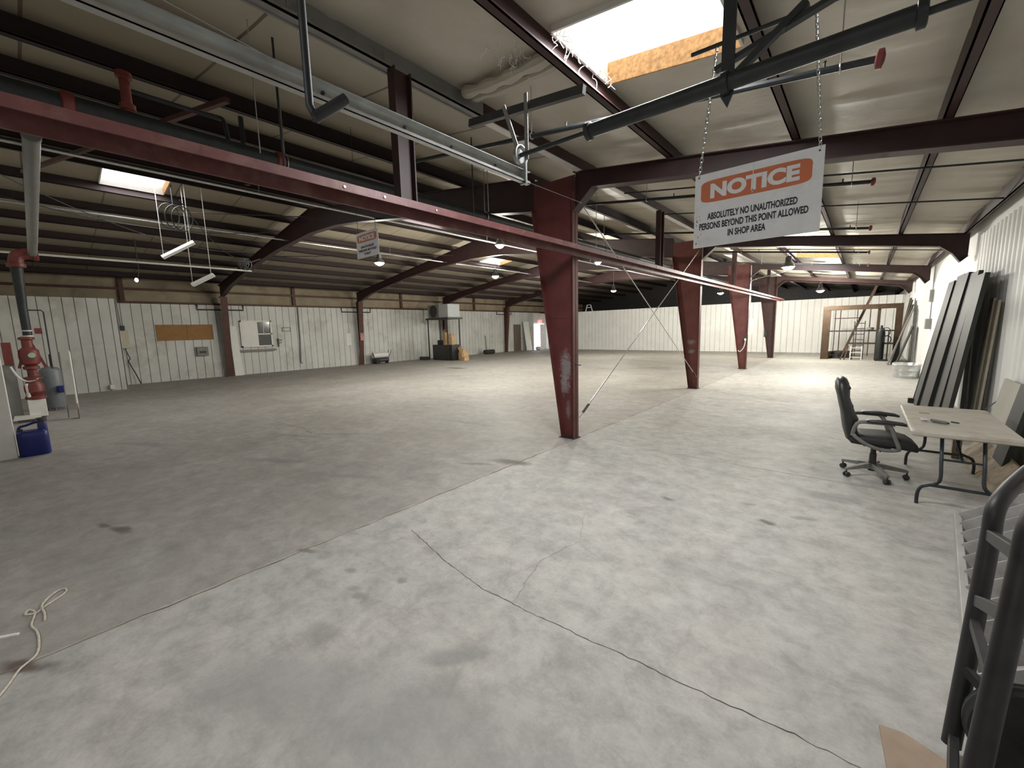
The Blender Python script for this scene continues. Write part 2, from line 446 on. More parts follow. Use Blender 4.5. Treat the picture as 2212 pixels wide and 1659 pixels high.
# ------------------------------------------------------------------ building geometry
XL, XR, YF, YB, YE = -21.4, 1.45, -0.9, 28.7, 36.0
YR = -7.0            # the bay carries on behind the camera; the left part stops at the wall end at YF
RX = -12.0
FR = [5.45, 11.75, 17.8, 24.0]
def z_raf(x): return 3.524 - .14 * x if x > RX else 3.524 - .14 * RX - .14 * (RX - x)
def z_ins(x): return z_raf(x) + .2
SKY = [(-1.93, -0.84, 2.80, 3.68), (-1.93, -0.78, 15.75, 17.3), (-13.15, -12.05, 1.35, 2.45), (-10.65, -9.5, 7.6, 9.1), (-14.4, -13.25, 14.5, 16.0), (-1.93, -0.98, 8.6, 9.7), (-1.93, -0.78, -3.4, -2.2)]  # last two openings are added, unseen, to brighten right aisle and sign
OSB_SKY = 0

# floor
mb = MB(); mb.add([(XL - .2, YR - .1, 0), (XR + .4, YR - .1, 0), (XR + .4, YE, 0), (XL - .2, YE, 0)], [(0, 1, 2, 3)])
floor = struct(mb.build('floor', FLOORM, smooth=False))
def strip(pts, ws, z=0.0006, jit=0.0):
    mb = MB(); P = [Vector((x, y, 0)) for x, y in pts]; vs = []
    for i, p in enumerate(P):
        t = (P[min(i + 1, len(P) - 1)] - P[max(i - 1, 0)]).normalized(); s = Vector((-t.y, t.x, 0))
        w = ws if not isinstance(ws, list) else ws[i]
        w *= 1 + random.uniform(-.5, .5) * (1 if jit else 0)
        vs += [p + s * w / 2 + Vector((0, 0, z)), p - s * w / 2 + Vector((0, 0, z))]
    mb.add(vs, [(2 * i, 2 * i + 1, 2 * i + 3, 2 * i + 2) for i in range(len(P) - 1)])
    return mb
def rough_line(pts, step=.06, amp=.012):
    out = []
    for i in range(len(pts) - 1):
        a = Vector((*pts[i], 0)); b = Vector((*pts[i + 1], 0)); k = max(1, int((b - a).length / step))
        for s in range(k):
            p = a.lerp(b, s / k); out.append((p.x + random.uniform(-amp, amp), p.y + random.uniform(-amp, amp)))
    out.append(pts[-1]); return out
crk = [(-2.94, 1.99), (-2.3, 1.85), (-1.86, 1.79), (-1.69, 1.80), (-1.41, 1.81), (-1.22, 1.83), (-1.04, 1.84), (-.91, 1.86), (-.73, 1.87), (-.55, 1.88), (-.31, 1.90), (-.14, 1.92), (.11, 1.92), (1.0, 1.97)]
strip(rough_line(crk, .035, .006), .0045, .0008, 1).build('crack', CRACKM, floor, smooth=False)
strip(rough_line([(-1.6, 1.82), (-1.75, 2.3), (-1.66, 2.75), (-1.9, 3.2)], .05, .012), .002, .0007, 1).build('crack', CRACKM, floor, smooth=False)
strip(rough_line([(-8.9, 3.0), (-7.9, 3.1), (-7.3, 3.0), (-6.5, 3.6), (-5.9, 3.9)], .05, .02), .007, .0008, 1).build('crack', CRACKM, floor, smooth=False)
strip(rough_line([(-3.36, y) for y in (-.9, 0, 2, 4, 6, 10, 14, 20, 28.6)], .12, .012), .016, .0005, 1).build('joint', JOINTM, floor, smooth=False)
for y in (5.5, 17.8):
    strip(rough_line([(-3.3, y), (0, y + .06), (1.4, y + .08)], .15, .006), .008, .0005, 1).build('joint', JOINTM, floor, smooth=False)

# ceiling of sagging vinyl insulation, left open under each roof light
def make_ceiling():
    nx, ny = 150, 540
    xs = [XL + (1.9 - XL) * i / nx for i in range(nx + 1)]
    ys = [YR + (YE - YR) * j / ny for j in range(ny + 1)]
    for (a, b, c, d) in SKY:                                   # snap grid lines to the openings
        for L, vals in ((xs, (a, b)), (ys, (c, d))):
            for v in vals:
                k = min(range(len(L)), key=lambda q: abs(L[q] - v)); L[k] = v
    folds = []
    y = YR
    while y < YE:
        y += random.uniform(.35, .85)
        folds.append((y, random.uniform(.015, .055), random.uniform(.018, .05), random.uniform(0, 6.3), random.uniform(.03, .14), random.uniform(-.05, .05)))
    mb = MB(); vs = []
    for j, y in enumerate(ys):
        near = [f for f in folds if abs(f[0] - y) < .6]
        for x in xs:
            s = abs(sin(pi * (x + .7) / 1.25))
            z = z_ins(x) - .045 * s * (0.6 + .4 * sin(y * 2.1 + x * .5)) * (1 if x > -3.4 else .5)
            for (fy, am, wd, ph, wob, sl) in near:
                c = fy + wob * sin(x * 1.6 + ph) + sl * x * .3
                z -= am * s * math.exp(-((y - c) / wd) ** 2) * (1 if x > -3.4 else .35)
            vs.append((x, y, z))
    fs = []
    n = nx + 1
    for j in range(ny):
        for i in range(nx):
            cx, cy = (xs[i] + xs[i + 1]) / 2, (ys[j] + ys[j + 1]) / 2
            if any(a < cx < b and c < cy < d for (a, b, c, d) in SKY): continue
            fs.append((j * n + i, j * n + i + 1, (j + 1) * n + i + 1, (j + 1) * n + i))
    mb.add(vs, fs)
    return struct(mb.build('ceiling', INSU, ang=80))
ceiling = make_ceiling()
# outer roof skin keeps the sky out
mb = MB()
def skin(x0, x1):
    mb.add([(x0, YR - .3, z_ins(x0) + .5), (x1, YR - .3, z_ins(x1) + .5), (x1, YE + .3, z_ins(x1) + .5), (x0, YE + .3, z_ins(x0) + .5)], [(0, 1, 2, 3)])
skin(XL - .6, RX); skin(RX, XR + .9)
struct(mb.build('roof', GREYST, smooth=False))

# walls
def ribbed(name, mat, fn, u0, u1, z0, z1, pitch, gap=.022, depth=.035, round_=False):
    """liner sheet following u, standing from z0 to z1; fn(u, d, z) -> point, d = depth into the wall"""
    prof = []
    u = u0
    if round_:
        k = int((u1 - u0) / (pitch / 10))
        for i in range(k + 1):
            a = u0 + (u1 - u0) * i / k
            ph = (a / pitch) % 1.0
            d = depth * .5 * (1 - cos(2 * pi * ph)) if ph < 1 else 0
            d = depth * (max(0, 1 - abs(ph - .5) / .30)) ** .7
            prof.append((a, -d))
    else:
        while u < u1 - 1e-4:
            e = min(u + pitch, u1)
            prof += [(u, 0), (max(u, e - gap), 0)]
            if e < u1: prof += [(e - gap + .001, depth), (e - .001, depth)]
            u = e
    mb = MB(); vs = []
    for (a, d) in prof: vs += [fn(a, d, z0), fn(a, d, z1)]
    mb.add(vs, [(2 * i, 2 * i + 2, 2 * i + 3, 2 * i + 1) for i in range(len(prof) - 1)])
    return mb
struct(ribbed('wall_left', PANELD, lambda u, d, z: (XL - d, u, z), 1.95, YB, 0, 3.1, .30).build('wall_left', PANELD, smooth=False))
mb = MB(); mb.box(XL - .25, XL - .12, YF, YE, 0, 4.3); wl_o = struct(mb.build('wall_left_insulation', WALLINS, smooth=False))
struct(ribbed('wall_far', PANELW, lambda u, d, z: (u, YB + d, z), XL, XR, 0, 3.0, .30, .034, .05).build('wall_far', PANELW, smooth=False))
struct(MB().box(XL - .2, XR + .2, YB + .06, YB + .12, 0, 2.99).build('wall_far_backing', PANELW, smooth=False))
struct(MB().box(XL - .25, XR + .4, YE, YE + .1, 0, 5.6).build('wall_end', DARKST, smooth=False))
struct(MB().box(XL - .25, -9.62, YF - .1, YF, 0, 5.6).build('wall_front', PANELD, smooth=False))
struct(MB().box(-9.72, -9.62, YR, YF, 0, 5.6).build('wall_side', PANELW, smooth=False))
struct(MB().box(-9.72, XR + .4, YR - .1, YR, 0, 5.6).build('wall_back', PANELW, smooth=False))
struct(ribbed('wall_right', PANELW, lambda u, d, z: (XR + d, u, z), YR, 10.9, 0, 3.17, .235, depth=.035, round_=True).build('wall_right', PANELW, ang=60))
struct(MB().box(XR + .04, XR + .10, YR, YE, 0, 3.75).build('wall_right_insulation', PANELW, smooth=False))
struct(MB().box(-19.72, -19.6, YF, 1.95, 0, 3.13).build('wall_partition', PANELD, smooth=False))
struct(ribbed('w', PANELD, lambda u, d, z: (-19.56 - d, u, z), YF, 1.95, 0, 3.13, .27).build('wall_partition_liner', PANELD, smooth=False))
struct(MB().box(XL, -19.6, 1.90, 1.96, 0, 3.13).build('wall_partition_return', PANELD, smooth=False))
tm = MB(); tm.box(-9.95, -9.62, YF, -.37, 0, 2.42)
struct(tm.build('trim_1', WHITEST, smooth=False))
# dark girts and mid-bay posts in the band above the left liner
for k, z in enumerate((3.10, 3.61, 4.06)):
    struct(MB().box(XL - .12, XL - .02, YF, YE, z, z + .085).build('trim_%d' % (2 + k), BROWN, smooth=False))
for k, y in enumerate((2.35, 8.55, 14.75, 20.9)):
    struct(MB().box(XL - .12, XL - .01, y - .07, y + .07, 3.1, 4.1).build('trim_%d' % (5 + k), BROWN, smooth=False))

# ------------------------------------------------------------------ roof lights
for k, (a, b, c, d) in enumerate(SKY):
    zc = lambda x: z_ins(x) - .05
    base = ((a + b) / 2, (c + d) / 2, z_ins((a + b) / 2))
    t = bpy.data.objects.new('window_%d' % (k + 1), None); COL.objects.link(t); t.location = base; struct(t)
    for (x0, y0, x1, y1) in ((a, c, b, c), (b, c, b, d), (b, d, a, d), (a, d, a, c)):
        mb = MB(base)
        n = Vector((y1 - y0, -(x1 - x0), 0)).normalized() * .018
        lo0, lo1, hi0, hi1 = zc(x0), zc(x1), z_ins(x0) + .13, z_ins(x1) + .13
        p = [(x0, y0, lo0), (x1, y1, lo1), (x1, y1, hi1), (x0, y0, hi0)]
        q = [(u + n.x, v + n.y, w) for (u, v, w) in p]
        mb.add(p + q, [(0, 1, 2, 3), (7, 6, 5, 4), (0, 4, 5, 1), (1, 5, 6, 2), (2, 6, 7, 3), (3, 7, 4, 0)])
        mb.build('window_frame', OSB if y0 == y1 == d else WHITEST, t, smooth=False)
    mb = MB(base); e = .03
    p = [(a - e, c - e), (b + e, c - e), (b + e, d + e), (a - e, d + e)]
    vs = [(x, y, z_ins(x) + .13) for x, y in p] + [(x, y, z_ins(x) + .145) for x, y in p]
    mb.add(vs, [(3, 2, 1, 0), (4, 5, 6, 7)] + [(i, (i + 1) % 4, 4 + (i + 1) % 4, 4 + i) for i in range(4)])
    mb.build('window_pane', WHGLOW, t, smooth=False)
    ld = bpy.data.lights.new('daylight', 'AREA'); ld.shape = 'RECTANGLE'; ld.size = b - a - .06; ld.size_y = d - c - .06
    ld.energy = SKY_W * (b - a) * (d - c) * (1.4, .8, .5, 1.0, .8, .3, .70)[k]; ld.color = (.97, .985, 1.0)
    lo = bpy.data.objects.new('daylight', ld); COL.objects.link(lo); lo.parent = t
    lo.location = (0, 0, -.06); lo.rotation_euler = (0, math.atan(.14) * (1 if (a + b) / 2 > RX else -1), 0)

# ------------------------------------------------------------------ steel frame
ORD = ['first', 'second', 'third', 'fourth', 'fifth', 'sixth', 'seventh', 'eighth', 'ninth', 'tenth', 'eleventh', 'twelfth', 'thirteenth', 'fourteenth', 'fifteenth']
def zee(x, y0, y1, z0, z1, fl=.065, th=.012):
    mb = MB((x, y0, z0))
    mb.box(x - th / 2, x + th / 2, y0, y1, z0, z1)
    mb.box(x - th / 2, x + fl, y0, y1, z0, z0 + th)
    mb.box(x + fl - th * .6, x + fl, y0, y1, z0, z0 + .025)
    mb.box(x - fl, x + th / 2, y0, y1, z1 - th, z1)
    return mb
for x, lab in ((.40, 'dark red roof purlin nearest the right wall'), (-.70, 'dark red roof purlin along the right edge of the near skylight'),
               (-2.0, 'red roof purlin lit by the skylight along its left edge')):
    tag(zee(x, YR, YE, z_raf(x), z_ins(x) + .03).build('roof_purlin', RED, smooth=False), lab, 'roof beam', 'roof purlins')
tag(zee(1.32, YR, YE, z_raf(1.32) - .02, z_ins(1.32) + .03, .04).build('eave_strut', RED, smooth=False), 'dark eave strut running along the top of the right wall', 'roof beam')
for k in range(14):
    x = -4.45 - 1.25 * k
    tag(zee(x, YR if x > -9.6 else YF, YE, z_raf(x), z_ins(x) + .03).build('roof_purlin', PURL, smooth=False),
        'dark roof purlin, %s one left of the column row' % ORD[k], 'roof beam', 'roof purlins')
# beam along the column row: grey in the near bay, red with a pale lower flange beyond
b = thing('grey_roof_beam', 'pale grey sheet-steel roof beam in the near bay over the hanging rail', 'roof beam', (-3.3, YR, 3.98))
mb = MB((-3.3, YR, 3.98)); mb.box(-3.31, -3.29, YR, 3.45, 3.97, 4.2); mb.box(-3.30, -3.21, YR, 3.45, 3.98, 3.992); mb.box(-3.225, -3.21, YR, 3.45, 3.98, 4.01)
mb.box(-3.30, -3.22, YR, 3.45, 4.185, 4.2)
mb.build('web', GREYST, b, smooth=False)
mb = MB((-3.3, YR, 3.98))
for y in (.2, 1.45, 2.15, 2.9): mb.box(-3.288, -3.286, y, y + .09, 4.03, 4.13)
mb.build('stamp', simple('grey_stamp', (0.2, 0.2, 0.19), .6), b, smooth=False)
b = thing('red_roof_beam', 'dark red roof beam over the column row with a whitish lower flange', 'roof beam', (-3.3, 3.45, 3.98))
mb = MB((-3.3, 3.45, 3.98)); mb.box(-3.31, -3.29, 3.45, YE, 3.99, 4.2); mb.box(-3.30, -3.24, 3.45, YE, 4.185, 4.2); mb.build('web', RED, b, smooth=False)
MB((-3.3, 3.45, 3.98)).box(-3.31, -3.225, 3.45, YE, 3.975, 3.989).build('flange', WHITEST, b, smooth=False)

def tapered_column(y, mat, label, k):
    base = (-3.38, y, 0)
    t = thing('tapered_column', label, 'column', base, 0, 'tapered columns of the middle row')
    xr = 0.0
    def xl(z): return -.225 - (.53) * z / 3.6
    zt = 3.62
    mb = MB(); mb.add([(xl(0), -.006, .012), (xr, -.006, .012), (xr, -.006, 3.98), (xl(zt), -.006, 3.98), (xl(zt), -.006, zt),
                       (xl(0), .006, .012), (xr, .006, .012), (xr, .006, 3.98), (xl(zt), .006, 3.98), (xl(zt), .006, zt)],
                      [(0, 1, 2, 3, 4), (9, 8, 7, 6, 5), (0, 5, 6, 1), (1, 6, 7, 2), (2, 7, 8, 3), (3, 8, 9, 4), (4, 9, 5, 0)])
    mb.build('web', mat, t, smooth=False)
    MB().box(xr - .012, xr, -.075, .075, .012, 3.95).build('flange', REDB, t, smooth=False)
    mb = MB(); w = .075
    p = [(xl(0), .012), (xl(zt), zt)]
    mb.add([(p[0][0], -w, p[0][1]), (p[0][0], w, p[0][1]), (p[1][0], w, p[1][1]), (p[1][0], -w, p[1][1]),
            (p[0][0] - .012, -w, p[0][1]), (p[0][0] - .012, w, p[0][1]), (p[1][0] - .012, w, p[1][1]), (p[1][0] - .012, -w, p[1][1])],
           [(0, 1, 2, 3), (7, 6, 5, 4), (0, 4, 5, 1), (1, 5, 6, 2), (2, 6, 7, 3), (3, 7, 4, 0)])
    mb.build('flange', REDB, t, smooth=False)
    MB().box(-.26, .02, -.1, .1, 0, .014).build('base_plate', DARKST, t, smooth=False)
    mb = MB()
    for z in (1.9,): mb.box(xl(z) + .01, -.012, -.010, -.006, z, z + .012)
    mb.build('stiffener', REDB, t, smooth=False)
    return t
cl = ['nearest tapered red column, its web scraped with grey paint', 'second tapered red column with two pale grey smudges',
      'third tapered column with a white conduit box and looped cord', 'farthest tapered column, nearly black, beside the timber doorway']
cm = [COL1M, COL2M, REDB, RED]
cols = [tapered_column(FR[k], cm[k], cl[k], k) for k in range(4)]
# bent hook plate on the near column
MB().box(-.004, .10, -.02, -.005, 1.17, 1.182).build('hook', DARKST, cols[0], smooth=False)

BOT = [(-21.2, 3.42), (-20.6, 3.52), (-19.8, 3.75), (-18.3, 4.0), (-16.2, 4.30), (-14.5, 4.46), (-12, 4.58), (-10.5, 4.53), (-9.3, 4.40), (-7.3, 4.12), (-5.2, 3.77), (-4.12, 3.60)]
def rafter(y, bot, label, name, extra=()):
    base = (bot[0][0], y, bot[0][1])
    t = thing(name, label, 'rafter', base, 0, 'frame rafters')
    n = len(bot)
    xs = [p[0] for p in bot]
    tops = [(x, z_raf(x)) for x in xs]
    if xs[0] < RX < xs[-1]:
        i = next(i for i in range(n) if xs[i] >= RX)
    mb = MB(base)
    vs = [(x, y - .005, z) for x, z in bot] + [(x, y - .005, z) for x, z in tops] + [(x, y + .005, z) for x, z in bot] + [(x, y + .005, z) for x, z in tops]
    fs = []
    for i in range(n - 1):
        fs += [(i, i + 1, n + i + 1, n + i), (2 * n + i, 3 * n + i, 3 * n + i + 1, 2 * n + i + 1)]
    fs += [(0, n, 3 * n, 2 * n), (n - 1, 3 * n - 1, 4 * n - 1, 2 * n - 1)]
    mb.add(vs, fs); mb.build('web', RED, t, smooth=False)
    for nm, line, dz in (('flange', bot, -.012), ('flange', tops, -.012)):
        mb = MB(base); w = .085; vs = []
        for (x, z) in line: vs += [(x, y - w, z), (x, y + w, z), (x, y + w, z + dz), (x, y - w, z + dz)]
        fs = []
        for i in range(len(line) - 1):
            for j in range(4): fs.append((4 * i + j, 4 * i + (j + 1) % 4, 4 * i + 4 + (j + 1) % 4, 4 * i + 4 + j))
        fs += [(0, 1, 2, 3), tuple(4 * (len(line) - 1) + j for j in (3, 2, 1, 0))]
        mb.add(vs, fs); mb.build(nm, RED, t, smooth=False)
    return t
ll = ['long curved rafter reaching left from the nearest column', 'long curved rafter reaching left from the second column',
      'long curved rafter reaching left from the third column', 'long curved rafter reaching left from the farthest column']
rl = ['straight dark rafter from the nearest column to the right wall, behind the notice sign', 'straight dark rafter from the second column to the right wall',
      'straight dark rafter from the third column to the right wall', 'straight dark rafter from the farthest column to the right wall']
RBOT = [(-3.37, 3.46), (-3.05, z_raf(-3.05) - .22), (-1.5, z_raf(-1.5) - .215), (0, z_raf(0) - .21), (1.0, z_raf(1.0) - .23), (1.18, 3.0), (1.30, 2.82), (1.40, 2.92)]
for k in range(4):
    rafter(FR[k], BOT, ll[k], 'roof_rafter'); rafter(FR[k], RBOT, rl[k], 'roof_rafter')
# columns against the left wall
lw = ['brown wall column between the hardboard strip and the office hatch', 'brown wall column beside the torpedo heater',
      'brown wall column behind the cooler stand', 'brown wall column beside the broom and the brown door']
for k in range(4):
    base = (XL, FR[k] + .02, 0)
    t = thing('wall_column', lw[k], 'column', base, 0, 'columns along the left wall')
    mb = MB(); xa = .03
    mb.add([(xa, -.006, .01), (.20, -.006, .01), (.52, -.006, 3.44), (xa, -.006, 3.44), (xa, .006, .01), (.20, .006, .01), (.52, .006, 3.44), (xa, .006, 3.44)],
           [(0, 1, 2, 3), (7, 6, 5, 4), (0, 4, 5, 1), (1, 5, 6, 2), (2, 6, 7, 3), (3, 7, 4, 0)])
    mb.build('web', BROWN, t, smooth=False)
    mb = MB(); w = .13
    mb.add([(.20, -w, .01), (.20, w, .01), (.52, w, 3.44), (.52, -w, 3.44), (.215, -w, .01), (.215, w, .01), (.535, w, 3.44), (.535, -w, 3.44)],
           [(0, 1, 2, 3), (7, 6, 5, 4), (0, 4, 5, 1), (1, 5, 6, 2), (2, 6, 7, 3), (3, 7, 4, 0)])
    mb.build('flange', BROWN, t, smooth=False)
    MB().box(.0, .25, -.15, .15, 0, .012).build('base_plate', BROWN, t, smooth=False)
    # black pipe bracket each side of the column head
    g = thing('pipe_bracket', ['black pipe bracket across the head of the column by the office hatch', 'black pipe bracket across the head of the column by the heater',
               'black pipe bracket across the head of the column behind the cooler', 'black pipe bracket across the head of the column by the broom'][k], 'bracket', (XL + .02, FR[k], 2.9), 0, 'pipe brackets on the left wall columns')
    mb = MB()
    mb.tube([(.02, -.85, .23), (.02, -.85, 0), (.02, .85, 0), (.02, .85, .23)], .028, 6)
    mb.build('pipe', BLACKP, g)

# hanging rail on posts
base = (-3.2, YR, 2.79)
r = thing('hanging_rail', 'long worn red channel rail slung in front of the tapered columns', 'rail', base)
mb = MB(base); y1 = 24.6
mb.box(-3.27, -3.13, YR, y1, 2.895, 2.91); mb.box(-3.142, -3.13, YR, y1, 2.845, 2.895); mb.box(-3.27, -3.258, YR, y1, 2.785, 2.895)
mb.build('channel', RAILM, r, smooth=False)
for y in (1.7, 2.05, 2.6, 6.25, 6.35, 8.0): MB(base).cyl((-3.131, y, 2.875), (-3.122, y, 2.875), .010, 8).build('bolt', GALV, r)
for k, y in enumerate((2.32, 8.3, 14.4, 20.4)):
    mb = MB((-3.2, y, 2.91))
    mb.box(-3.206, -3.194, y - .085, y + .085, 2.91, 3.978); mb.box(-3.25, -3.15, y + .075, y + .087, 2.91, 3.978); mb.box(-3.25, -3.15, y - .087, y - .075, 2.91, 3.978)
    tag(mb.build('rail_hanger_post', RED, smooth=False), ['red steel post between the grey beam and the hanging rail in the near bay', 'red steel post holding the rail between the nearest and second columns',
         'red steel post holding the rail between the second and third columns', 'red steel post holding the rail between the third and farthest columns'][k], 'post', 'posts holding the hanging rail')

# cross bracing between nearest and second columns
def brace(p, q, lab):
    t = thing('brace_rod', lab, 'brace', p, 0, 'bracing rods between the first two columns')
    mb = MB(p); mb.cyl(p, q, .009, 8); mb.build('rod', GALV, t)
    d = (Vector(q) - Vector(p)).normalized(); a = Vector(p) + d * .12
    mb = MB(p); mb.bar(a, a + d * .22, .035, .02); mb.build('turnbuckle', DARKST, t, smooth=False)
brace((-3.365, 5.53, .33), (-3.395, 11.66, 3.75), 'thin bracing rod rising from the foot of the nearest column')
brace((-3.40, 11.67, .33), (-3.355, 5.53, 3.62), 'thin bracing rod rising from the foot of the second column')

# ------------------------------------------------------------------ overhead door gear
base = (-1.75, YF, 2.66)
t = thing('door_track', 'bright galvanised overhead door track running back above the camera side', 'door track', base)
mb = MB(base)
mb.box(-1.78, -1.776, YF, 2.26, 2.70, 2.776); mb.box(-1.78, -1.745, YF, 2.26, 2.772, 2.776); mb.box(-1.78, -1.745, YF, 2.26, 2.698, 2.702)
mb.box(-1.749, -1.745, YF, 2.26, 2.698, 2.716)
mb.build('channel', GALV, t, smooth=False)
for y in (.9, 1.3, 1.6, 1.95): MB(base).cyl((-1.777, y, 2.742), (-1.770, y, 2.742), .008, 8).build('bolt', DARKST, t)
mb = MB(base)
mb.bar((-1.765, .1, 2.776), (-1.95, .1, 3.82), .035, .006)
mb.build('hanger_strap', DARKST, t, smooth=False)

base = (-1.75, 2.2, 2.86)
t = thing('torsion_shaft', 'black door torsion shaft with fat spring tube and end pulley', 'door shaft', base)
def sh(x): return 2.87 - .022 * (x + 1.75)
mb = MB(base); mb.cyl((-1.78, 2.2, sh(-1.78)), (1.40, 2.2, sh(1.40)), .0135, 10); mb.build('shaft', BLACKP, t)
mb = MB(base); mb.cyl((-1.27, 2.2, sh(-1.27)), (.08, 2.2, sh(.08)), .036, 16); mb.build('spring_tube', BLACKP, t)
for x in (-1.27, .08, -.56):
    mb = MB(base); mb.lathe([(.03, 0), (.048, .004), (.048, .03), (.036, .034)], (x - .017, 2.2, sh(x)), (1, 0, 0), 14); mb.build('collar', BLACKP, t)
mb = MB(base); mb.tube(arc((-1.77, 2.2, sh(-1.77)), .058, 0, 2 * pi * 15 / 16, 15, (0, 1, 0), (0, 0, 1)), .008, 8, closed=True)
mb.cyl((-1.80, 2.2, sh(-1.8)), (-1.775, 2.2, sh(-1.775)), .05, 16)
mb.build('pulley', GALV, t)
mb = MB(base); mb.box(-1.785, -1.735, 2.2, 2.215, 2.69, 2.82); mb.build('end_bracket', GALV, t, smooth=False)
MB(base).bar((-1.92, 2.21, 3.22), (-1.80, 2.21, 2.90), .028, .006, (0, 1, 0)).build('hanger_strap', GREYST, t, smooth=False)
MB(base).bar((-1.74, 2.22, 3.24), (-1.74, 2.22, 2.84), .028, .006, (0, 1, 0)).build('hanger_strap', GREYST, t, smooth=False)
mb = MB(base)
mb.prism([(-.585, 3.60), (-.53, 3.60), (-.53, 2.80), (-.555, 2.745), (-.585, 2.80)], lambda a, b, c: (a, c, b), 2.215, 2.225)
mb.bar((-.55, 2.24, 2.87), (-.27, 2.24, 3.06), .03, .03); mb.bar((-.62, 2.25, 2.94), (.05, 2.25, 3.09), .035, .02)
mb.build('centre_bearing_plate', BLACKP, t, smooth=False)

tag(MB((-2.28, 2.2, 3.2)).bar((-2.28, 2.25, 3.24), (-1.33, 2.25, 3.12), .035, .05).build('angle_iron', DARKST, smooth=False), 'short dark angle iron slung under the roof behind the pulley', 'bracket')
# black pipe with elbow dropping in front of the track
base = (-1.5, .72, 2.5)
mb = MB(base); mb.tube(smooth_path([(-1.52, .72, 3.70), (-1.52, .72, 3.2), (-1.52, .72, 2.72), (-1.52, .72, 2.54)], 3) + [(-1.515, .73, 2.515), (-1.50, .745, 2.505)], .0135, 12)
t = thing('vent_pipe', 'black drop pipe with an elbow in front of the door track', 'pipe', base)
mb.build('pipe', BLACKP, t)
MB(base).cyl((-1.512, .728, 2.50), (-1.47, .83, 2.585), .019, 14).build('elbow_stub', BLACKP, t)

# ------------------------------------------------------------------ sprinkler pipework
base = (-4.9, YR, 3.6)
t = thing('sprinkler_main', 'fat dark sprinkler main running behind the red rail', 'pipe', base)
def zm(y): return 3.62
mb = MB(base); mb.cyl((-4.9, YR + .02, 3.60), (-4.9, 27.5, 3.60), .075, 16); mb.build('pipe', BLACKP, t)
for y in (.35, 1.9, 7.5, 13.6):
    MB(base).lathe([(.08, 0), (.098, .01), (.098, .07), (.08, .08)], (-4.9, y, 3.60), (0, 1, 0), 16).build('coupling', REDFIT, t)
for y in (.75, 3.5, 6.5):
    mb = MB(base); mb.cyl((-4.9, y, 3.66), (-4.9, y, 3.98), .036, 12); mb.lathe([(.04, 0), (.055, .005), (.055, .05), (.04, .055)], (-4.9, y, 3.68), (0, 0, 1), 12); mb.lathe([(.04, 0), (.055, .005), (.055, .05), (.04, .055)], (-4.9, y, 3.93), (0, 0, 1), 12)
    mb.build('riser', REDFIT, t)
mb = MB(base); mb.tube(smooth_path([(-5.02, .80, 3.90), (-5.02, 1.25, 3.90), (-5.0, 1.42, 3.90), (-4.95, 1.47, 3.86), (-4.9, 1.48, 3.66)], 4), .02, 8); mb.build('bypass_pipe', BLACKP, t)
for y in (2.0, 5.1, 9.2):
    mb = MB(base); mb.cyl((-4.9, y, 3.67), (-4.9, y, z_ins(-4.9) + .02), .006, 6); mb.tube(arc((-4.9, y, 3.60), .085, 0, 2 * pi * 11 / 12, 11, (1, 0, 0), (0, 0, 1)), .006, 6, closed=True); mb.build('hanger', GALV, t)
bl = ['sprinkler branch pipe with a big red end cap above the notice sign', 'sprinkler branch pipe whose red cap shows right of the notice sign, highest of those',
      'sprinkler branch pipe with red cap, just above the sign corner, second bay', 'sprinkler branch pipe just past the second straight rafter', 'sprinkler branch pipe farthest of the right aisle']
for k, y in enumerate((3.4, 6.2, 9.2, 12.4, 15.2)):
    def zb(x): return z_raf(x) - .27
    base = (-.05, y, zb(-.05))
    t = thing('sprinkler_branch', bl[k], 'pipe', base, 0, 'sprinkler branch pipes of the right aisle')
    mb = MB(base); mb.tube([(-4.9, y, 3.95), (-3.0, y, zb(-3.0)), (-.05, y, zb(-.05))], .021, 10); mb.build('pipe', BLACKP, t)
    r0 = .052 if k == 0 else .042
    MB(base).lathe([(.02, 0), (r0, .01), (r0, .035), (.02, .045)], (-.06, y, zb(-.05)), (1, 0, -.14), 14).build('end_cap', REDFIT, t)
    for x in ((-.22, -2.6) if k == 0 else (-.22, -1.3, -2.6)):
        mb = MB(base); mb.tube(arc((x, y, zb(x)), .028, 0, 2 * pi * 9 / 10, 9, (0, 1, 0), (0, 0, 1)), .004, 5, closed=True)
        mb.cyl((x, y, zb(x) + .026), (x, y, z_ins(x) + .02), .004, 6); mb.build('hanger', GALV, t)
    for x in (-.30, -2.2):
        mb = MB(base); mb.cyl((x, y, zb(x) + .015), (x, y, zb(x) + .05), .007, 8); mb.lathe([(.011, 0), (.011, .004)], (x, y, zb(x) + .05), (0, 0, 1), 8); mb.build('sprinkler_head', DARKST, t)
# thin conduits across the right aisle roof
for k, (y, lab) in enumerate(((6.75, 'thin dark conduit crossing the right aisle roof just past the nearest rafter'), (8.55, 'thin dark conduit crossing the right aisle roof before the second rafter'), (13.9, 'thin dark conduit crossing the right aisle roof past the second rafter'))):
    p = [(-3.2, y - .05, z_raf(-3.2) - .02), (-.5, y, z_raf(-.5) - .02), (1.3, y + .1, z_raf(1.3) - .02)]
    tag(MB(p[0]).tube(p, .011, 6).build('roof_conduit', BLACKP), lab, 'conduit', 'conduits across the right aisle roof')
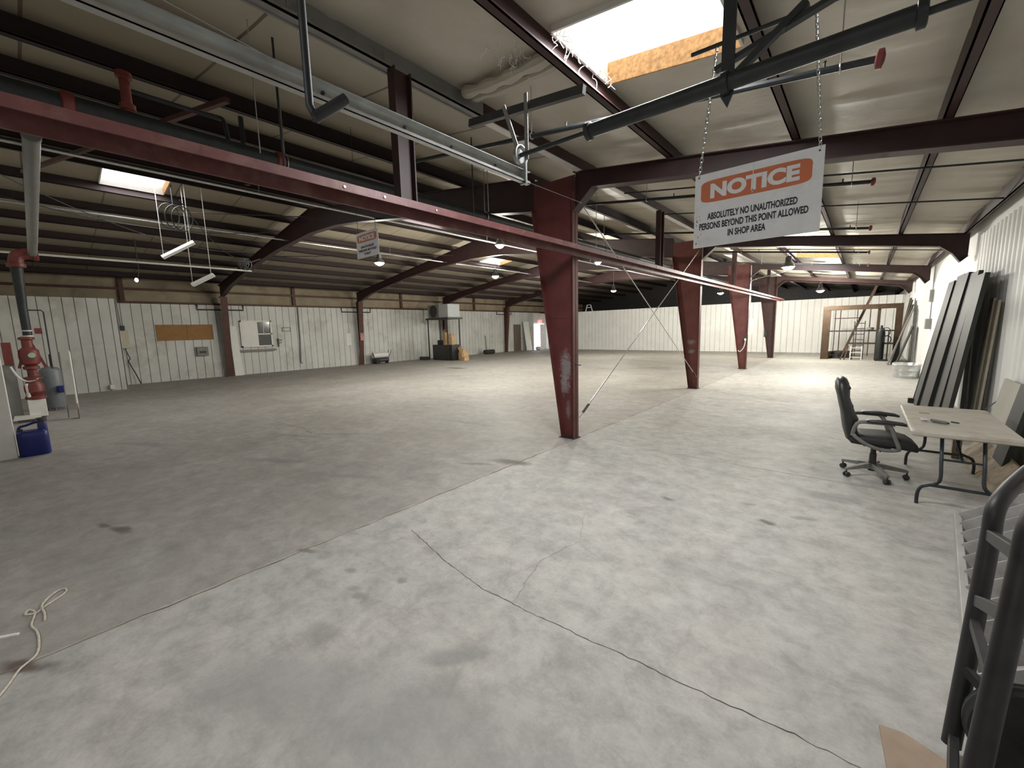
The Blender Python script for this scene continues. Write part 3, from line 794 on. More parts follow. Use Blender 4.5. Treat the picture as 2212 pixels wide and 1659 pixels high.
# thin hanging rods and wires among the left roof steel
rods = [((-4.15, 4.1, None), (-4.15, 4.1, 3.25), .008, 'long thin rod hanging left of the nearest column'), ((-4.25, 4.5, None), (-4.25, 4.5, 3.45), .006, 'thin hooked rod just left of the nearest column'),
        ((-4.0, 1.62, None), (-4.0, 1.62, 3.2), .010, 'dark rod hanging behind the door track'), ((-3.9, 1.40, None), (-3.9, 1.40, 3.25), .004, 'thin wire hanging behind the door track'),
        ((-6.4, 2.1, None), (-6.4, 2.1, 3.75), .03, 'dark drop pipe hanging in the left bay before the curved rafter'),
        ((-4.0, 7.2, None), (-4.0, 7.2, 3.0), .006, 'thin rod hanging between the nearest and second columns')]
for a, b, rr, lab in rods:
    p = (a[0], a[1], z_ins(a[0]) + .02)
    tag(MB(b).cyl(p, b, rr, 8).build('hanging_rod', BLACKP if rr > .007 else GALV), lab, 'rod', 'rods hanging from the roof')
tag(MB((-3.6, -.4, 3.35)).tube(smooth_path([(-3.6, -.5, 4.06), (-3.35, 1.0, 3.75), (-3.28, 2.6, 3.55), (-3.2, 5.35, 3.52)], 5), .004, 5).build('guy_wire', GALV), 'fine wire strung from the grey beam toward the nearest column', 'wire')
tag(MB((-9, 2, 4.4)).bar((-11.0, .2, 4.60), (-5.2, 1.6, z_raf(-5.2) - .06), .05, .05).build('roof_brace', BROWN, smooth=False), 'dark diagonal brace under the near left roof', 'brace')
# left roof flange braces and diagonal tie rods
tie = [((-8.3, 2.0), (-6.0, 5.3), 'thin tie rod slanting to the first curved rafter, nearer the rail'), ((-14.5, 1.0), (-11.5, 5.3), 'thin tie rod slanting to the first curved rafter, deep in the left bay'),
       ((-9.0, 6.0), (-7.2, 11.6), 'thin tie rod slanting to the second curved rafter, nearer the rail'), ((-16.5, 6.0), (-13.0, 11.6), 'thin tie rod slanting to the second curved rafter, near the left wall')]
for a, b, lab in tie:
    p = (*a, z_raf(a[0]) + .02); q = (*b, z_raf(b[0]) - .25)
    tag(MB(p).cyl(p, q, .012, 6).build('tie_rod', DARKST), lab, 'rod', 'tie rods under the left roof')

# shredded insulation fibre round the skylight
mb = MB((-2.0, 3.0, 3.85)); rnd = random.Random(3)
for i in range(46):
    if i < 26: x, y = -1.93 + rnd.uniform(-.02, .08), rnd.uniform(2.75, 3.75)
    else: x, y = -2.05 - rnd.uniform(0, .5), rnd.uniform(2.7, 3.1)
    z = z_ins(x) - .02; pts = [(x, y, z + .03)]
    for s in range(5):
        x += rnd.uniform(-.03, .03); y += rnd.uniform(-.035, .035); z -= rnd.uniform(0, .035); pts.append((x, y, z))
    mb.tube(smooth_path(pts, 3), rnd.uniform(.0015, .0035), 4)
tag(mb.build('torn_fibre', FIBRE), 'shredded white insulation fibre hanging from the torn skylight edge', 'fibre', kind='stuff')
# rolled, torn insulation edge beside the red purlin
mb = MB((-2.6, 2.9, 3.9)); 
for (y, r_) in ((3.05, .05), (3.17, .04)):
    mb.tube(smooth_path([(-3.2, y + .05, z_ins(-3.2) - .06), (-2.8, y, z_ins(-2.8) - .10), (-2.4, y - .04, z_ins(-2.4) - .10), (-2.02, y - .02, z_ins(-2.05) - .05)], 5), [r_ * (1 + .25 * sin(i * 1.7)) for i in range(16)], 8)
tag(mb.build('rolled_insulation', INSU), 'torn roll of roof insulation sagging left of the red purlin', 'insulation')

# ------------------------------------------------------------------ lamps
def highbay(x, y, z, label, w, lens=.15, on=True):
    base = (x, y, z)
    t = thing('high_bay_lamp', label, 'lamp', base, 0, 'high bay lamps')
    mb = MB(base); mb.lathe([(.05, .30), (.075, .27), (.08, .14), (.12, .10), (lens + .02, .0), (lens + .005, .0), (.11, .09), (.06, .10)], base, (0, 0, 1), 20); mb.build('housing', DARKST, t)
    mb = MB(base); mb.lathe([(.001, -.085), (.05, -.078), (lens * .75, -.045), (lens * .95, .0), (.001, .012)], base, (0, 0, 1), 20); mb.build('lens', LAMPGLOW if on else TUBEOFF, t)
    mb = MB(base); mb.cyl((x, y, z + .29), (x, y, z_ins(x)), .006, 6); mb.tube(arc((x, y, z + .33), .03, 0, 2 * pi * 9 / 10, 9), .005, 5, closed=True); mb.build('hook', GALV, t)
    if on:
        ld = bpy.data.lights.new('lamp_light', 'POINT'); ld.energy = w; ld.shadow_soft_size = .12
        ld.color = (1.0, .965, .86)
        lo = bpy.data.objects.new('lamp_light', ld); COL.objects.link(lo); lo.parent = t; lo.location = (0, 0, -.23)
    return t
highbay(-1.76, 14.14, 3.30, 'lit high bay lamp over the right aisle, brightest of the lamps', LAMP_W * 2.0)
highbay(-1.6, 22.9, 3.10, 'lit high bay lamp over the right aisle near the timber doorway', LAMP_W * 3)
highbay(-12.14, 7.61, 4.0, 'lit high bay lamp seen just under the small hanging notice', LAMP_W * .9)
highbay(-12.08, 13.09, 4.0, 'lit high bay lamp over the left aisle, next past the small notice', LAMP_W * 2.2)
highbay(-11.1, 22.0, 3.8, 'lit high bay lamp seen between the first two columns', LAMP_W * 2.6)
highbay(-6.0, 24.3, 3.4, 'lit high bay lamp seen between the second and third columns', LAMP_W * 2.4)
highbay(-8.29, 9.22, 4.2, 'shaded lamp hanging just left of the nearest column', LAMP_W * 2.0, .13)
highbay(-7.1, 12.9, 3.95, 'shaded lamp hanging just right of the nearest column', LAMP_W * 1.8, .11)
highbay(-14.2, 20.0, 3.9, 'lit lamp low behind the bracing rods', LAMP_W * .6, .12)
# small flood light near the left wall
base = (-16.72, 2.21, 3.5)
t = thing('flood_light', 'small lit flood lamp over the partition by the left wall', 'lamp', base)
MB(base).lathe([(.03, -.1), (.05, -.06), (.07, 0)], base, (.62, -.75, -.1), 14).build('housing', DARKST, t)
MB(base).lathe([(.05, .001), (.055, .004), (.001, .02)], base, (.62, -.75, -.1), 14).build('lens', LAMPGLOW, t)
MB(base).tube([(-16.74, 2.24, 3.52), (-16.8, 2.3, 3.8), (-16.8, 2.3, z_ins(-16.8))], .012, 6).build('arm', DARKST, t)
# tube fittings hung low in the left bay
def tube_fitting(a, b, lab, t0):
    a = Vector(a); b = Vector(b); base = tuple((a + b) / 2)
    t = thing('tube_light', lab, 'lamp', base, 0, 'unlit tube fittings over the left bay')
    d = (b - a).normalized(); s = d.cross(Vector((0, 0, 1))).normalized(); u = s.cross(d)
    mb = MB(base); mb.loft([[c + s * p + u * q for p, q in ((-.11, -.02), (-.04, .05), (.04, .05), (.11, -.02), (.10, -.03), (0, -.0), (-.10, -.03))] for c in (a, b)])
    mb.build('reflector', WHITEST, t, smooth=False)
    mb = MB(base)
    for k in (-.05, .05): mb.cyl(a + s * k - u * .025, b + s * k - u * .025, .014, 8)
    mb.build('tube', TUBEOFF, t)
    mb = MB(base)
    for c in (a, b):
        c2 = c.lerp(Vector(base), .15) + u * .05
        mb.cyl(c2, (c2.x, c2.y, z_ins(c2.x) + .01), .007, 6)
    mb.build('hanger', WHITEST, t)
tube_fitting((-12.6, 2.18, 3.62), (-12.4, 2.78, 4.02), 'white tube fitting hanging tilted below the left skylight', 0)
tube_fitting((-12.6, 2.68, 3.02), (-12.4, 3.10, 3.28), 'white tube fitting hanging lowest, in front of the wall column', 0)
# cable loops by the left skylight
mb = MB((-12.6, 2.4, 4.4))
for k in range(3):
    mb.tube([(-12.7 + .12 * k + .16 * sin(a) * .4, 2.42 + .10 * k + .20 * cos(a), 4.62 - .04 * k + .27 * sin(a)) for a in [2 * pi * i / 20 for i in range(20)]], .012, 6, closed=True)
mb.cyl((-12.6, 2.5, 4.85), (-12.6, 2.5, z_ins(-12.6)), .012, 6)
tag(mb.build('coiled_cable', BLACKP), 'coiled grey cable hanging beside the left skylight', 'cable')
# sagging cables strung across the left bay
for k, (p, q, d) in enumerate((((-13.2, -.6, 4.75), (-13.0, 4.9, 4.70), .35), ((-10.5, -.5, 4.62), (-15.2, 4.95, 4.45), .45), ((-12.4, 2.6, 4.95), (-15.75, 4.8, 4.25), .30))):
    p = Vector(p); q = Vector(q)
    tag(MB(tuple(p)).tube([p.lerp(q, i / 14) - Vector((0, 0, d * 4 * (i / 14) * (1 - i / 14))) for i in range(15)], .009, 5).build('slack_cable', BLACKP),
        ['slack cable running lengthwise past the left skylight', 'slack cable crossing the left bay toward the first curved rafter', 'slack cable dropping from the cable coil to the shop fan'][k], 'cable', 'slack cables in the left bay')
# fan on the first curved rafter
base = (-15.8, 4.86, 4.12)
t = thing('shop_fan', 'small round caged fan on the first curved rafter', 'fan', base)
mb = MB(base); ax = Vector((.75, -.64, -.1)).normalized()
for rr, off in ((.20, 0), (.13, .04), (.06, .05)):
    uu = ax.orthogonal().normalized(); ww = ax.cross(uu)
    mb.tube([Vector(base) + ax * off + uu * rr * cos(2 * pi * i / 18) + ww * rr * sin(2 * pi * i / 18) for i in range(18)], .008, 5, closed=True)
for i in range(8):
    a = 2 * pi * i / 8; mb.cyl(Vector(base) + ax * .05, Vector(base) + uu * .2 * cos(a) + ww * .2 * sin(a), .005, 4)
mb.build('cage', GREYST, t)
mb = MB(base)
for i in range(3):
    a = 2 * pi * i / 3; e = uu * cos(a) + ww * sin(a); mb.bar(Vector(base) + e * .03, Vector(base) + e * .17, .09, .006, ax + e.cross(ax) * .4)
mb.build('blade', simple('fan_blade_blue', (.12, .14, .2), .4), t, smooth=False)
mb = MB(base); mb.bar(base, (-15.8, 5.38, 4.36), .03, .03); mb.build('arm', DARKST, t, smooth=False)
# white conduit along the left bay and dark ducts
tag(MB((-17, .3, 4.1)).tube([(-16.8, -.6, 4.03), (-16.8, .34, 4.04), (-16.8, 4.1, 4.05), (-16.8, 5.35, 4.05)], .03, 8).build('white_conduit', WHITEST), 'long white pipe running level across the dark left bay', 'pipe')
for k, (x, z) in enumerate(((-13.6, 4.62), (-8.6, 4.33))):
    tag(MB((x, -.8, z)).cyl((x, YF + .0, z), (x, 27, z), .022, 8).cyl((x, 3, z), (x, 3, z_ins(x)), .005, 5).cyl((x, 9, z), (x, 9, z_ins(x)), .005, 5).cyl((x, 15, z), (x, 15, z_ins(x)), .005, 5).build('roof_conduit', GALV),
        ['shiny pipe running the length of the roof near the left lamps', 'shiny pipe running the length of the roof left of the column row'][k], 'conduit')

# ------------------------------------------------------------------ signs
def notice(base, w, h, lines, lab, hang, bw, cat='sign'):
    x, y, z = base
    t = thing('notice_sign', lab, cat, base, 0)
    MB().box(-w / 2, w / 2, -.002, .002, -h / 2, h / 2).build('board', SIGNW, t, smooth=False)
    X = lambda u: -w / 2 + u * w
    Z = lambda v: h / 2 - v * h
    u0, u1, v0, v1 = .055, .925, .10, .40
    pts = rrect((u1 - u0) * w / 2, (v1 - v0) * h / 2, 7, 6)
    mb = MB(); cx, cz = X((u0 + u1) / 2), Z((v0 + v1) / 2)
    mb.prism([(cx + a, cz + b) for a, b in pts], lambda a, b, c: (a, c, b), -.0028, -.0021)
    mb.build('banner', ORANGE, t, smooth=False)
    text_mesh('lettering', 'NOTICE', .70 * w, .20 * h, SIGNW, t, X(.49), Z(.25), -.0030, bw)
    for s, a, b, v in lines:
        text_mesh('lettering', s, (b - a) * w, .092 * h, INK, t, X((a + b) / 2), Z(v), -.0022, .032)
    return t, X, Z
LN = [('ABSOLUTELY NO UNAUTHORIZED', .12, .835, .585), ('PERSONS BEYOND THIS POINT ALLOWED', .05, .915, .715), ('IN SHOP AREA', .305, .61, .845)]
t, X, Z = notice((-.463, 2.4, 2.347), .552, .372, LN, 'large white and orange notice sign hung on two chains', None, .05)
mb = MB(); mb.cyl((X(.035), -.006, Z(.04)), (X(.035), -.002, Z(.04)), .004, 8); mb.cyl((X(.965), -.006, Z(.055)), (X(.965), -.002, Z(.055)), .004, 8)
mb.build('rivet', DARKST, t)
mb = MB(); mb.box(X(.488), X(.50), -.0045, -.0032, Z(.36), Z(.33)); mb.box(X(.49), X(.495), -.0045, -.0021, Z(.38), Z(.02)); mb.build('torn_tape', WHITEP, t, smooth=False)
mb = MB(); rnd = random.Random(5)
for i in range(26):
    u, v = .02 + rnd.random() ** 2 * .05, .55 + rnd.random() * .42
    a = rnd.uniform(.001, .004); mb.box(X(u), X(u) + a, -.0024, -.0021, Z(v), Z(v) + a * rnd.uniform(1, 3))
mb.build('dirt_mark', simple('rusty_smudge', (.22, .13, .12), .9), t, smooth=False)
zt = 3.12
tag(MB((-.45, 2.4, zt)).cyl((-.78, 2.4, zt + .02), (.6, 2.4, zt - .04), .010, 8).bar((-.60, 2.4, zt), (-.60, 2.4, z_raf(-.7) + .02), .02, .006).bar((.42, 2.4, zt - .03), (.42, 2.4, z_raf(.4) + .01), .02, .006).build('hanging_bar', BLACKP), 'thin black bar above the notice sign that its chains hang from', 'bar')
tag(link_chain((-.72, 2.4, 2.525), (-.655, 2.4, zt + .01), .03, .0022).build('sign_chain', GALV), 'twisted chain holding the left corner of the large notice sign', 'chain', 'chains of the notice sign')
tag(link_chain((-.205, 2.4, 2.525), (-.255, 2.4, zt - .0), .03, .0022).build('sign_chain', GALV), 'twisted chain holding the right corner of the large notice sign', 'chain', 'chains of the notice sign')
LN2 = [('UNAUTHORIZED', .20, .80, .58), ('PERSONS BEYOND', .10, .90, .72), ('POINT', .35, .65, .86)]
t, X, Z = notice((-5.145, 3.06, 2.935), .55, .335, LN2, 'small distant notice sign hanging below the red rail', None, .05)
MB().cyl((-.22, 0, .155), (-.22, 0, z_ins(-5.4) - 2.935), .003, 5).build('hanging_wire', DARKST, t)
MB().cyl((.22, 0, .155), (.22, 0, 3.53 - 2.935), .003, 5).build('hanging_wire', DARKST, t)

# ------------------------------------------------------------------ office chair
t = thing('office_chair', 'black leather office chair on casters facing the folding table', 'chair', (.17, 6.02, 0), radians(5))
for k in range(5):
    a = radians(72 * k + 2); e = Vector((cos(a), sin(a), 0)); s = Vector((-sin(a), cos(a), 0))
    mb = MB()
    rings = []
    for r_, w, z0, z1 in ((.03, .035, .085, .15), (.12, .03, .095, .14), (.24, .024, .085, .118), (.305, .018, .08, .105)):
        rings.append([e * r_ + s * (w * p) + Vector((0, 0, z0 + (z1 - z0) * q)) for p, q in ((-1, 0), (1, 0), (.8, 1), (-.8, 1))])
    mb.loft(rings); leg = mb.build('base_leg', GREYPL, t, bevel=.004)
    mb = MB()
    for q in (-.017, .017):
        mb.lathe([(.008, -.011), (.026, -.009), (.029, 0), (.026, .009), (.008, .011)], e * .29 + s * q + Vector((0, 0, .029)), s, 16)
    mb.cyl(e * .295 + Vector((0, 0, .03)), e * .295 + Vector((0, 0, .09)), .008, 8)
    mb.build('caster', BLKPL, leg)
mb = MB(); mb.lathe([(.034, .06), (.036, .16), (.033, .165), (.031, .26), (.026, .262), (.024, .36)], n=18); mb.build('gas_column', BLKPL, t)
mb = MB(); mb.box(-.1, .12, -.09, .09, .35, .385); mb.tube([(0, -.09, .36), (0.02, -.2, .355), (.03, -.24, .34)], .007, 6); mb.box(.08, .14, -.05, .05, .30, .36); mb.build('tilt_mechanism', BLKPL, t, bevel=.004)
# seat: lofted, waterfall front
rings = []
for x, w, zc, th in ((-.23, .20, .435, .03), (-.21, .235, .437, .055), (-.10, .25, .435, .062), (.05, .255, .437, .066), (.17, .25, .435, .064), (.27, .235, .415, .058), (.325, .20, .39, .042), (.34, .15, .378, .02)):
    rings.append([(x, a, zc + b + (.012 * abs(a / w) ** 2 if b > 0 else 0)) for a, b in rrect(w, th, 3.2, 6)])
MB().loft(rings).build('seat', simple('worn_black_leather', (0.018, 0.018, 0.018), 0.62, 0.0, 0.3, 40, 0.08), t, ang=60)
# backrest with lumbar curve
rings = []
for z, x, w, th in ((.40, -.20, .17, .02), (.43, -.215, .20, .045), (.52, -.225, .235, .062), (.62, -.235, .25, .070), (.72, -.255, .255, .066), (.82, -.285, .25, .06), (.90, -.305, .235, .056), (.98, -.318, .215, .066), (1.05, -.325, .19, .062), (1.095, -.328, .145, .045), (1.115, -.33, .08, .02)):
    rings.append([(x + b, a, z) for a, b in rrect(w, th, 3.0, 6)])
MB().loft(rings).build('backrest', BLKLEA, t, ang=60)
mb = MB()
for z, x, w, th in ((.50, -.168, .19, .03), (.66, -.178, .20, .03), (.80, -.228, .20, .028), (1.0, -.262, .17, .03)):
    rr_ = [[(x + .03 * (1 - abs(q)) * 1.0 - .03 + (b * .6), a, z + q * .055) for a, b in rrect(w * (1 - .15 * abs(q)), th, 2.6, 6)] for q in (-1, -.5, 0, .5, 1)]
    mb.loft(rr_)
mb.build('cushion', BLKLEA, t, ang=60)
for s in (-1, 1):
    y = .27 * s
    mb = MB()
    pts = smooth_path([(-.215, y * .93, .50), (-.20, y, .60), (-.16, y, .655), (-.02, y, .66), (.12, y, .655)], 5)
    mb.tube(pts, .019, 8); mb.tube(smooth_path([(.06, y, .655), (.10, y, .60), (.135, y, .50), (.17, y * .97, .40), (.16, y * .8, .375)], 5), .020, 8)
    mb.tube(smooth_path([(-.215, y * .93, .52), (-.17, y, .47), (-.08, y, .41), (.02, y, .375), (.10, y * .95, .37), (.165, y * .9, .38)], 5), .019, 8)
    arm = mb.build('armrest', GREYPL, t)
    rings = []
    for x, w, zc, th in ((-.11, .02, .672, .012), (-.09, .036, .675, .018), (.05, .042, .678, .021), (.18, .038, .668, .019), (.225, .02, .655, .012)):
        rings.append([(x, y + a, zc + b) for a, b in rrect(w, th, 2.8, 4)])
    MB().loft(rings).build('arm_pad', BLKPL, arm, ang=60)

# ------------------------------------------------------------------ folding table and what lies on it
TX0, TX1, TY0, TY1, TZ = .40, 1.12, 5.32, 6.92, .705
base = ((TX0 + TX1) / 2, (TY0 + TY1) / 2, 0)
t = thing('folding_table', 'tan plastic folding table with dark splayed steel legs', 'table', base)
mb = MB(base); c = base
rings = []
for z, g in ((TZ - .05, -.012), (TZ - .04, 0), (TZ - .012, 0), (TZ, -.012)):
    rings.append([(c[0] + a, c[1] + b, z) for a, b in rrect((TX1 - TX0) / 2 + g, (TY1 - TY0) / 2 + g, 34, 8)])
mb.loft(rings); mb.build('tabletop', TABTOP, t, ang=40)
for k, (y, yt) in enumerate(((5.33, 5.50), (6.72, 6.60))):
    for s, (xf, xu) in enumerate(((.49, .63), (1.04, .90))):
        mb = MB(base); d = 1 if s == 0 else -1
        mb.tube(smooth_path([(xf, y, 0), (xf, y, .10), (xf + .02 * d, y, .165), (xf + .07 * d, y, .195), (xu - .03 * d, y, .215), (xu, y, .27), (xu, y + (yt - y) * .3, .42), (xu, yt, TZ - .05)], 5), .0145, 10)
        mb.build('leg', TABLEG, t)
    MB(base).cyl((.56, y, .197), (.97, y, .197), .014, 10).build('crossbar', TABLEG, t); MB(base).bar((.60, yt, TZ - .055), (.93, yt, TZ - .055), .03, .012).build('top_bar', TABLEG, t)
    q = 6.05 if k == 0 else 6.17
    mb = MB(base); mb.bar((.765, y + (yt - y) * .4, .44), (.765, q, TZ - .06), .02, .008); mb.bar((.63, y + (yt - y) * .4, .44), (.90, y + (yt - y) * .4, .44), .016, .016); mb.build('brace', TABLEG, t, smooth=False)
base = (.62, 5.82, TZ)
tl = thing('staple_gun', 'grey hand tool lying on the table', 'tool', base, radians(-20))
mb = MB(); mb.bar((-.05, 0, .025), (.07, -.01, .02), .024, .024); mb.build('body', GREYPL, tl, smooth=False, bevel=.005)
mb = MB(); mb.bar((-.04, .02, .010), (.08, .03, .009), .014, .014); mb.build('handle', DARKST, tl, smooth=False, bevel=.003)
mb = MB((.54, 5.86, TZ)); rnd = random.Random(9)
for i in range(7): mb.ball((.54 + rnd.uniform(-.03, .03), 5.88 + rnd.uniform(-.03, .03), TZ + .014 + rnd.uniform(0, .012)), rnd.uniform(.012, .022), None, rnd.uniform(.008, .014), 7, 5)
tag(mb.build('crumpled_wrapper', simple('clear_wrap', (.7, .7, .68), .15, 0, .2, 40)), 'crumpled shiny wrapper on the table beside the hand tool', 'wrapper')
tag(MB((.75, 5.95, TZ)).bar((.74, 5.92, TZ + .006), (.78, 5.90, TZ + .006), .012, .012).bar((.735, 5.93, TZ + .005), (.745, 5.945, TZ + .005), .02, .01).build('screw', DARKST, smooth=False), 'small dark screw on the table top', 'screw')
tag(MB((.56, 6.35, TZ)).bar((.53, 6.38, TZ + .004), (.61, 6.36, TZ + .004), .008, .006).build('pencil', CARDB, smooth=False), 'short brown pencil near the far edge of the table', 'pencil')
# ------------------------------------------------------------------ right wall: leaning sheets
def sheet(name, y0, y1, xb, xt, h, th, mat, lab, grp, cat, yb=None, rib=0, lat=0.0):
    base = (xb, (y0 + y1) / 2, 0)
    u = Vector((xt - xb, lat, h)); nrm = Vector((h, 0, -(xt - xb))).normalized()
    mb = MB(base)
    P = lambda y, k, d: Vector((xb, y, 0)) + u * k - nrm * d
    vs = [P(y, k, d) for y in (y0, y1) for k in (0, 1) for d in (0, th)]
    mb.add(vs, [(0, 1, 3, 2), (4, 6, 7, 5), (0, 4, 5, 1), (2, 3, 7, 6), (0, 2, 6, 4), (1, 5, 7, 3)])
    if rib:
        for i in range(rib):
            y = y0 + (y1 - y0) * (i + .5) / rib; e = .018
            v2 = [P(y - e, k, th) for k in (0, 1)] + [P(y + e, k, th) for k in (0, 1)] + [P(y - e, k, th + .02) for k in (0, 1)] + [P(y + e, k, th + .02) for k in (0, 1)]
            mb.add(v2, [(0, 1, 5, 4), (2, 6, 7, 3), (4, 5, 7, 6), (0, 4, 6, 2), (1, 3, 7, 5)])
    return tag(mb.build(name, mat, smooth=False), lab, cat, grp)
G = 'dark sheets leaning on the right wall'
zmin = 0.0
sheet('steel_sheet', 11.25, 11.93, .93, 1.26, 2.44, .05, DKPAN, 'dark grey sheet leaning on the right wall, farthest of the tall stack', G, 'sheet')
sheet('steel_sheet', 10.55, 11.24, .97, 1.29, 2.50, .05, DKPAN, 'dark grey sheet leaning second from the far end of the tall stack', G, 'sheet')
sheet('steel_sheet', 9.86, 10.53, .94, 1.27, 2.47, .06, DKPAN, 'dark grey sheet leaning in the middle of the tall stack', G, 'sheet')
sheet('steel_sheet', 9.22, 9.85, .99, 1.28, 2.44, .05, DKPAN, 'dark grey sheet leaning second from the near end of the tall stack', G, 'sheet')
sheet('steel_sheet', 8.62, 9.21, 1.02, 1.26, 2.36, .05, DKPAN, 'dark grey sheet leaning nearest in the tall stack', G, 'sheet')
tag(MB((.92, 11.95, 0)).bar((.90, 11.98, 0), (1.24, 11.98, 2.40), .06, .05, (0, 1, 0)).build('steel_stud', BLACKP, smooth=False), 'black steel stud leaning at the far edge of the tall panel stack', 'stud')
tag(MB((.86, 11.9, 0)).box(.80, .89, 11.86, 11.95, 0, .10).build('wood_block', DKPAN, smooth=False, bevel=.005), 'small dark block on the floor at the foot of the panel stack', 'block')
sheet('tan_board', 8.62, 8.80, 1.31, 1.39, 1.98, .025, TANB, 'narrow tan board standing nearest the corrugated wall beside the dark stack', 'tan boards on the right wall', 'board')
sheet('tan_board', 8.86, 9.08, 1.30, 1.38, 2.02, .025, TANB, 'narrow tan board standing between its twin and the dark stack', 'tan boards on the right wall', 'board')
sheet('plywood_sheet', 6.90, 7.70, 1.22, 1.37, 1.0, .02, GRYBO, 'greyish square sheet leaning on the corrugated wall behind the table', None, 'sheet')
sheet('dark_plank', 6.45, 6.86, 1.20, 1.36, 1.02, .04, DKPAN, 'dark plank leaning beside the greyish square sheet', None, 'plank')
tag(MB((1.25, 8.3, .4)).cyl((1.405, 7.75, .82), (1.36, 8.75, .40), .008, 6).build('leaning_rod', GREYST), 'thin grey rod slanting across the corrugated wall', 'rod')
# timber pile beneath / behind the table
mb = MB((1.15, 6.6, 0)); mb.add([(1.05, 5.4, 0), (1.05, 7.7, 0), (1.25, 7.75, .27), (1.25, 5.35, .27), (1.085, 5.4, 0), (1.085, 7.7, 0), (1.285, 7.75, .255), (1.285, 5.35, .255)], [(0, 1, 2, 3), (7, 6, 5, 4), (0, 4, 5, 1), (1, 5, 6, 2), (2, 6, 7, 3), (3, 7, 4, 0)])
tag(mb.build('wide_plank', WOODA, smooth=False), 'wide weathered plank tilted on edge along the wall behind the table', 'plank')
for (y0, y1, x, w, h, lab) in ((5.0, 7.9, 1.355, .07, .10, 'timber lying against the wall behind the tilted plank'), (4.6, 5.25, 1.20, .10, .09, 'short timber on the floor at the near end of the tilted plank')):
    tag(MB((x, y0, 0)).bar((x, y0, h / 2), (x, y1, h / 2), w, h).build('timber', WOODA, smooth=False, bevel=.004), lab, 'timber', 'timbers along the wall behind the table')
tag(MB((.98, 7.0, .46)).bar((.75, 7.35, .30), (1.32, 7.45, .36), .12, .06).bar((.98, 7.40, 0), (.98, 7.40, .30), .08, .08, (0, 1, 0)).build('sawhorse', WOODA, smooth=False), 'rough timber trestle behind the far end of the table', 'trestle')
# wall boxes and conduit beyond the panels
base = (1.43, 17.4, 1.6)
t = thing('wall_switch_box', 'grey electrical box and conduit on the right wall beyond the panels', 'electrical box', base)
MB(base).box(1.36, 1.49, 17.25, 17.50, 1.45, 1.75).build('box', GREYST, t, smooth=False, bevel=.01)
MB(base).box(1.40, 1.49, 17.42, 17.60, 2.25, 2.6).build('box', GREYST, t, smooth=False, bevel=.01)
MB(base).tube([(1.46, 17.4, 1.7), (1.46, 17.45, 2.3), (1.46, 17.5, 3.3)], .015, 6).build('conduit', GREYST, t)
# galvanised tub
base = (1.05, 17.25, 0)
t = thing('stock_tub', 'oval galvanised stock tub on the floor by the right wall', 'tub', base)
mb = MB(); rings = []
prof = [(1.0, 0), (1.0, .05), (1.02, .07), (1.0, .09), (1.03, .19), (1.05, .21), (1.03, .23), (1.07, .33), (1.10, .345), (1.07, .355), (1.03, .34), (1.0, .2), (.97, .02)]
for k, z in prof: rings.append([(a * k, b * k, z * 1.15) for a, b in rrect(.30, .55, 2.6, 7)])
mb.loft(rings); mb.build('body', GALV, t, ang=50)
mb = MB(); mb.tube(arc((0, -.585, .26), .06, -pi, 0, 8), .008, 6); mb.build('handle', GALV, t)

# ------------------------------------------------------------------ timber doorway and the clutter behind
base = (-1.35, 24.05, 0)
t = thing('timber_doorway', 'brown timber doorway frame standing before the white end wall', 'door frame', base)
mb = MB(base); mb.box(-1.50, -1.22, 24.0, 24.22, 0, 2.42); mb.build('post', WOODF, t, smooth=False)
mb = MB(base); mb.box(.98, 1.20, 24.0, 24.22, 0, 2.42); mb.build('post', WOODF, t, smooth=False)
mb = MB(base); mb.box(-1.50, 1.20, 23.99, 24.23, 2.24, 2.44); mb.build('header', WOODF, t, smooth=False)
mb = MB(base); mb.box(.40, .50, 24.05, 24.15, 0, 2.24); mb.build('stud', WOODF, t, smooth=False)
mb = MB(base); mb.box(-1.22, .98, 24.06, 24.12, 1.26, 1.32); mb.build('rail', DARKST, t, smooth=False)
mb = MB(base); mb.box(-.55, .98, 24.06, 24.12, .70, .77); mb.build('rail', WOODF, t, smooth=False)
tag(MB((-.6, 25, 0)).bar((-.78, 25.0, 0), (.29, 25.0, 3.28), .10, .14, (0, 1, 0)).build('leaning_beam', WOODF, smooth=False), 'long brown beam leaning steeply behind the timber doorway', 'beam')
def ladder(base, w, h, lean, mat, lab, n, name='ladder', cat='ladder'):
    t = thing(name, lab, cat, base, 0)
    for s in (-1, 1):
        MB().bar((s * w / 2, 0, 0), (s * w / 2, lean, h), .035, .06, (0, 1, 0)).build('side_rail', mat, t, smooth=False)
    mb = MB()
    for i in range(n):
        k = (i + .6) / n; mb.cyl((-w / 2, lean * k, h * k), (w / 2, lean * k, h * k), .016, 8)
    mb.build('rung', mat, t)
ladder((-.22, 23.75, 0), .38, .62, .05, WHITEST, 'short whitish stepladder in front of the timber doorway', 3)
ladder((-.17, 24.35, 0), .36, 1.72, .35, DARKST, 'dark ladder leaning behind the rails of the timber doorway', 7)
base = (-.75, 26.5, 0)
t = thing('scaffold_frame', 'thin brown scaffold frame seen through the timber doorway', 'scaffold', base)
mb = MB(base)
for x in (-1.15, -.95): mb.cyl((x, 26.5, 0), (x, 26.5, 2.3), .018, 6)
for x in (-.30, .18): mb.cyl((x, 26.5, 0), (x, 26.5, 2.3), .018, 6)
mb.build('post', BROWN, t)
MB(base).box(-1.18, -.2, 26.4, 26.6, 1.86, 1.90).build('shelf', BROWN, t, smooth=False)
rnd = random.Random(11)
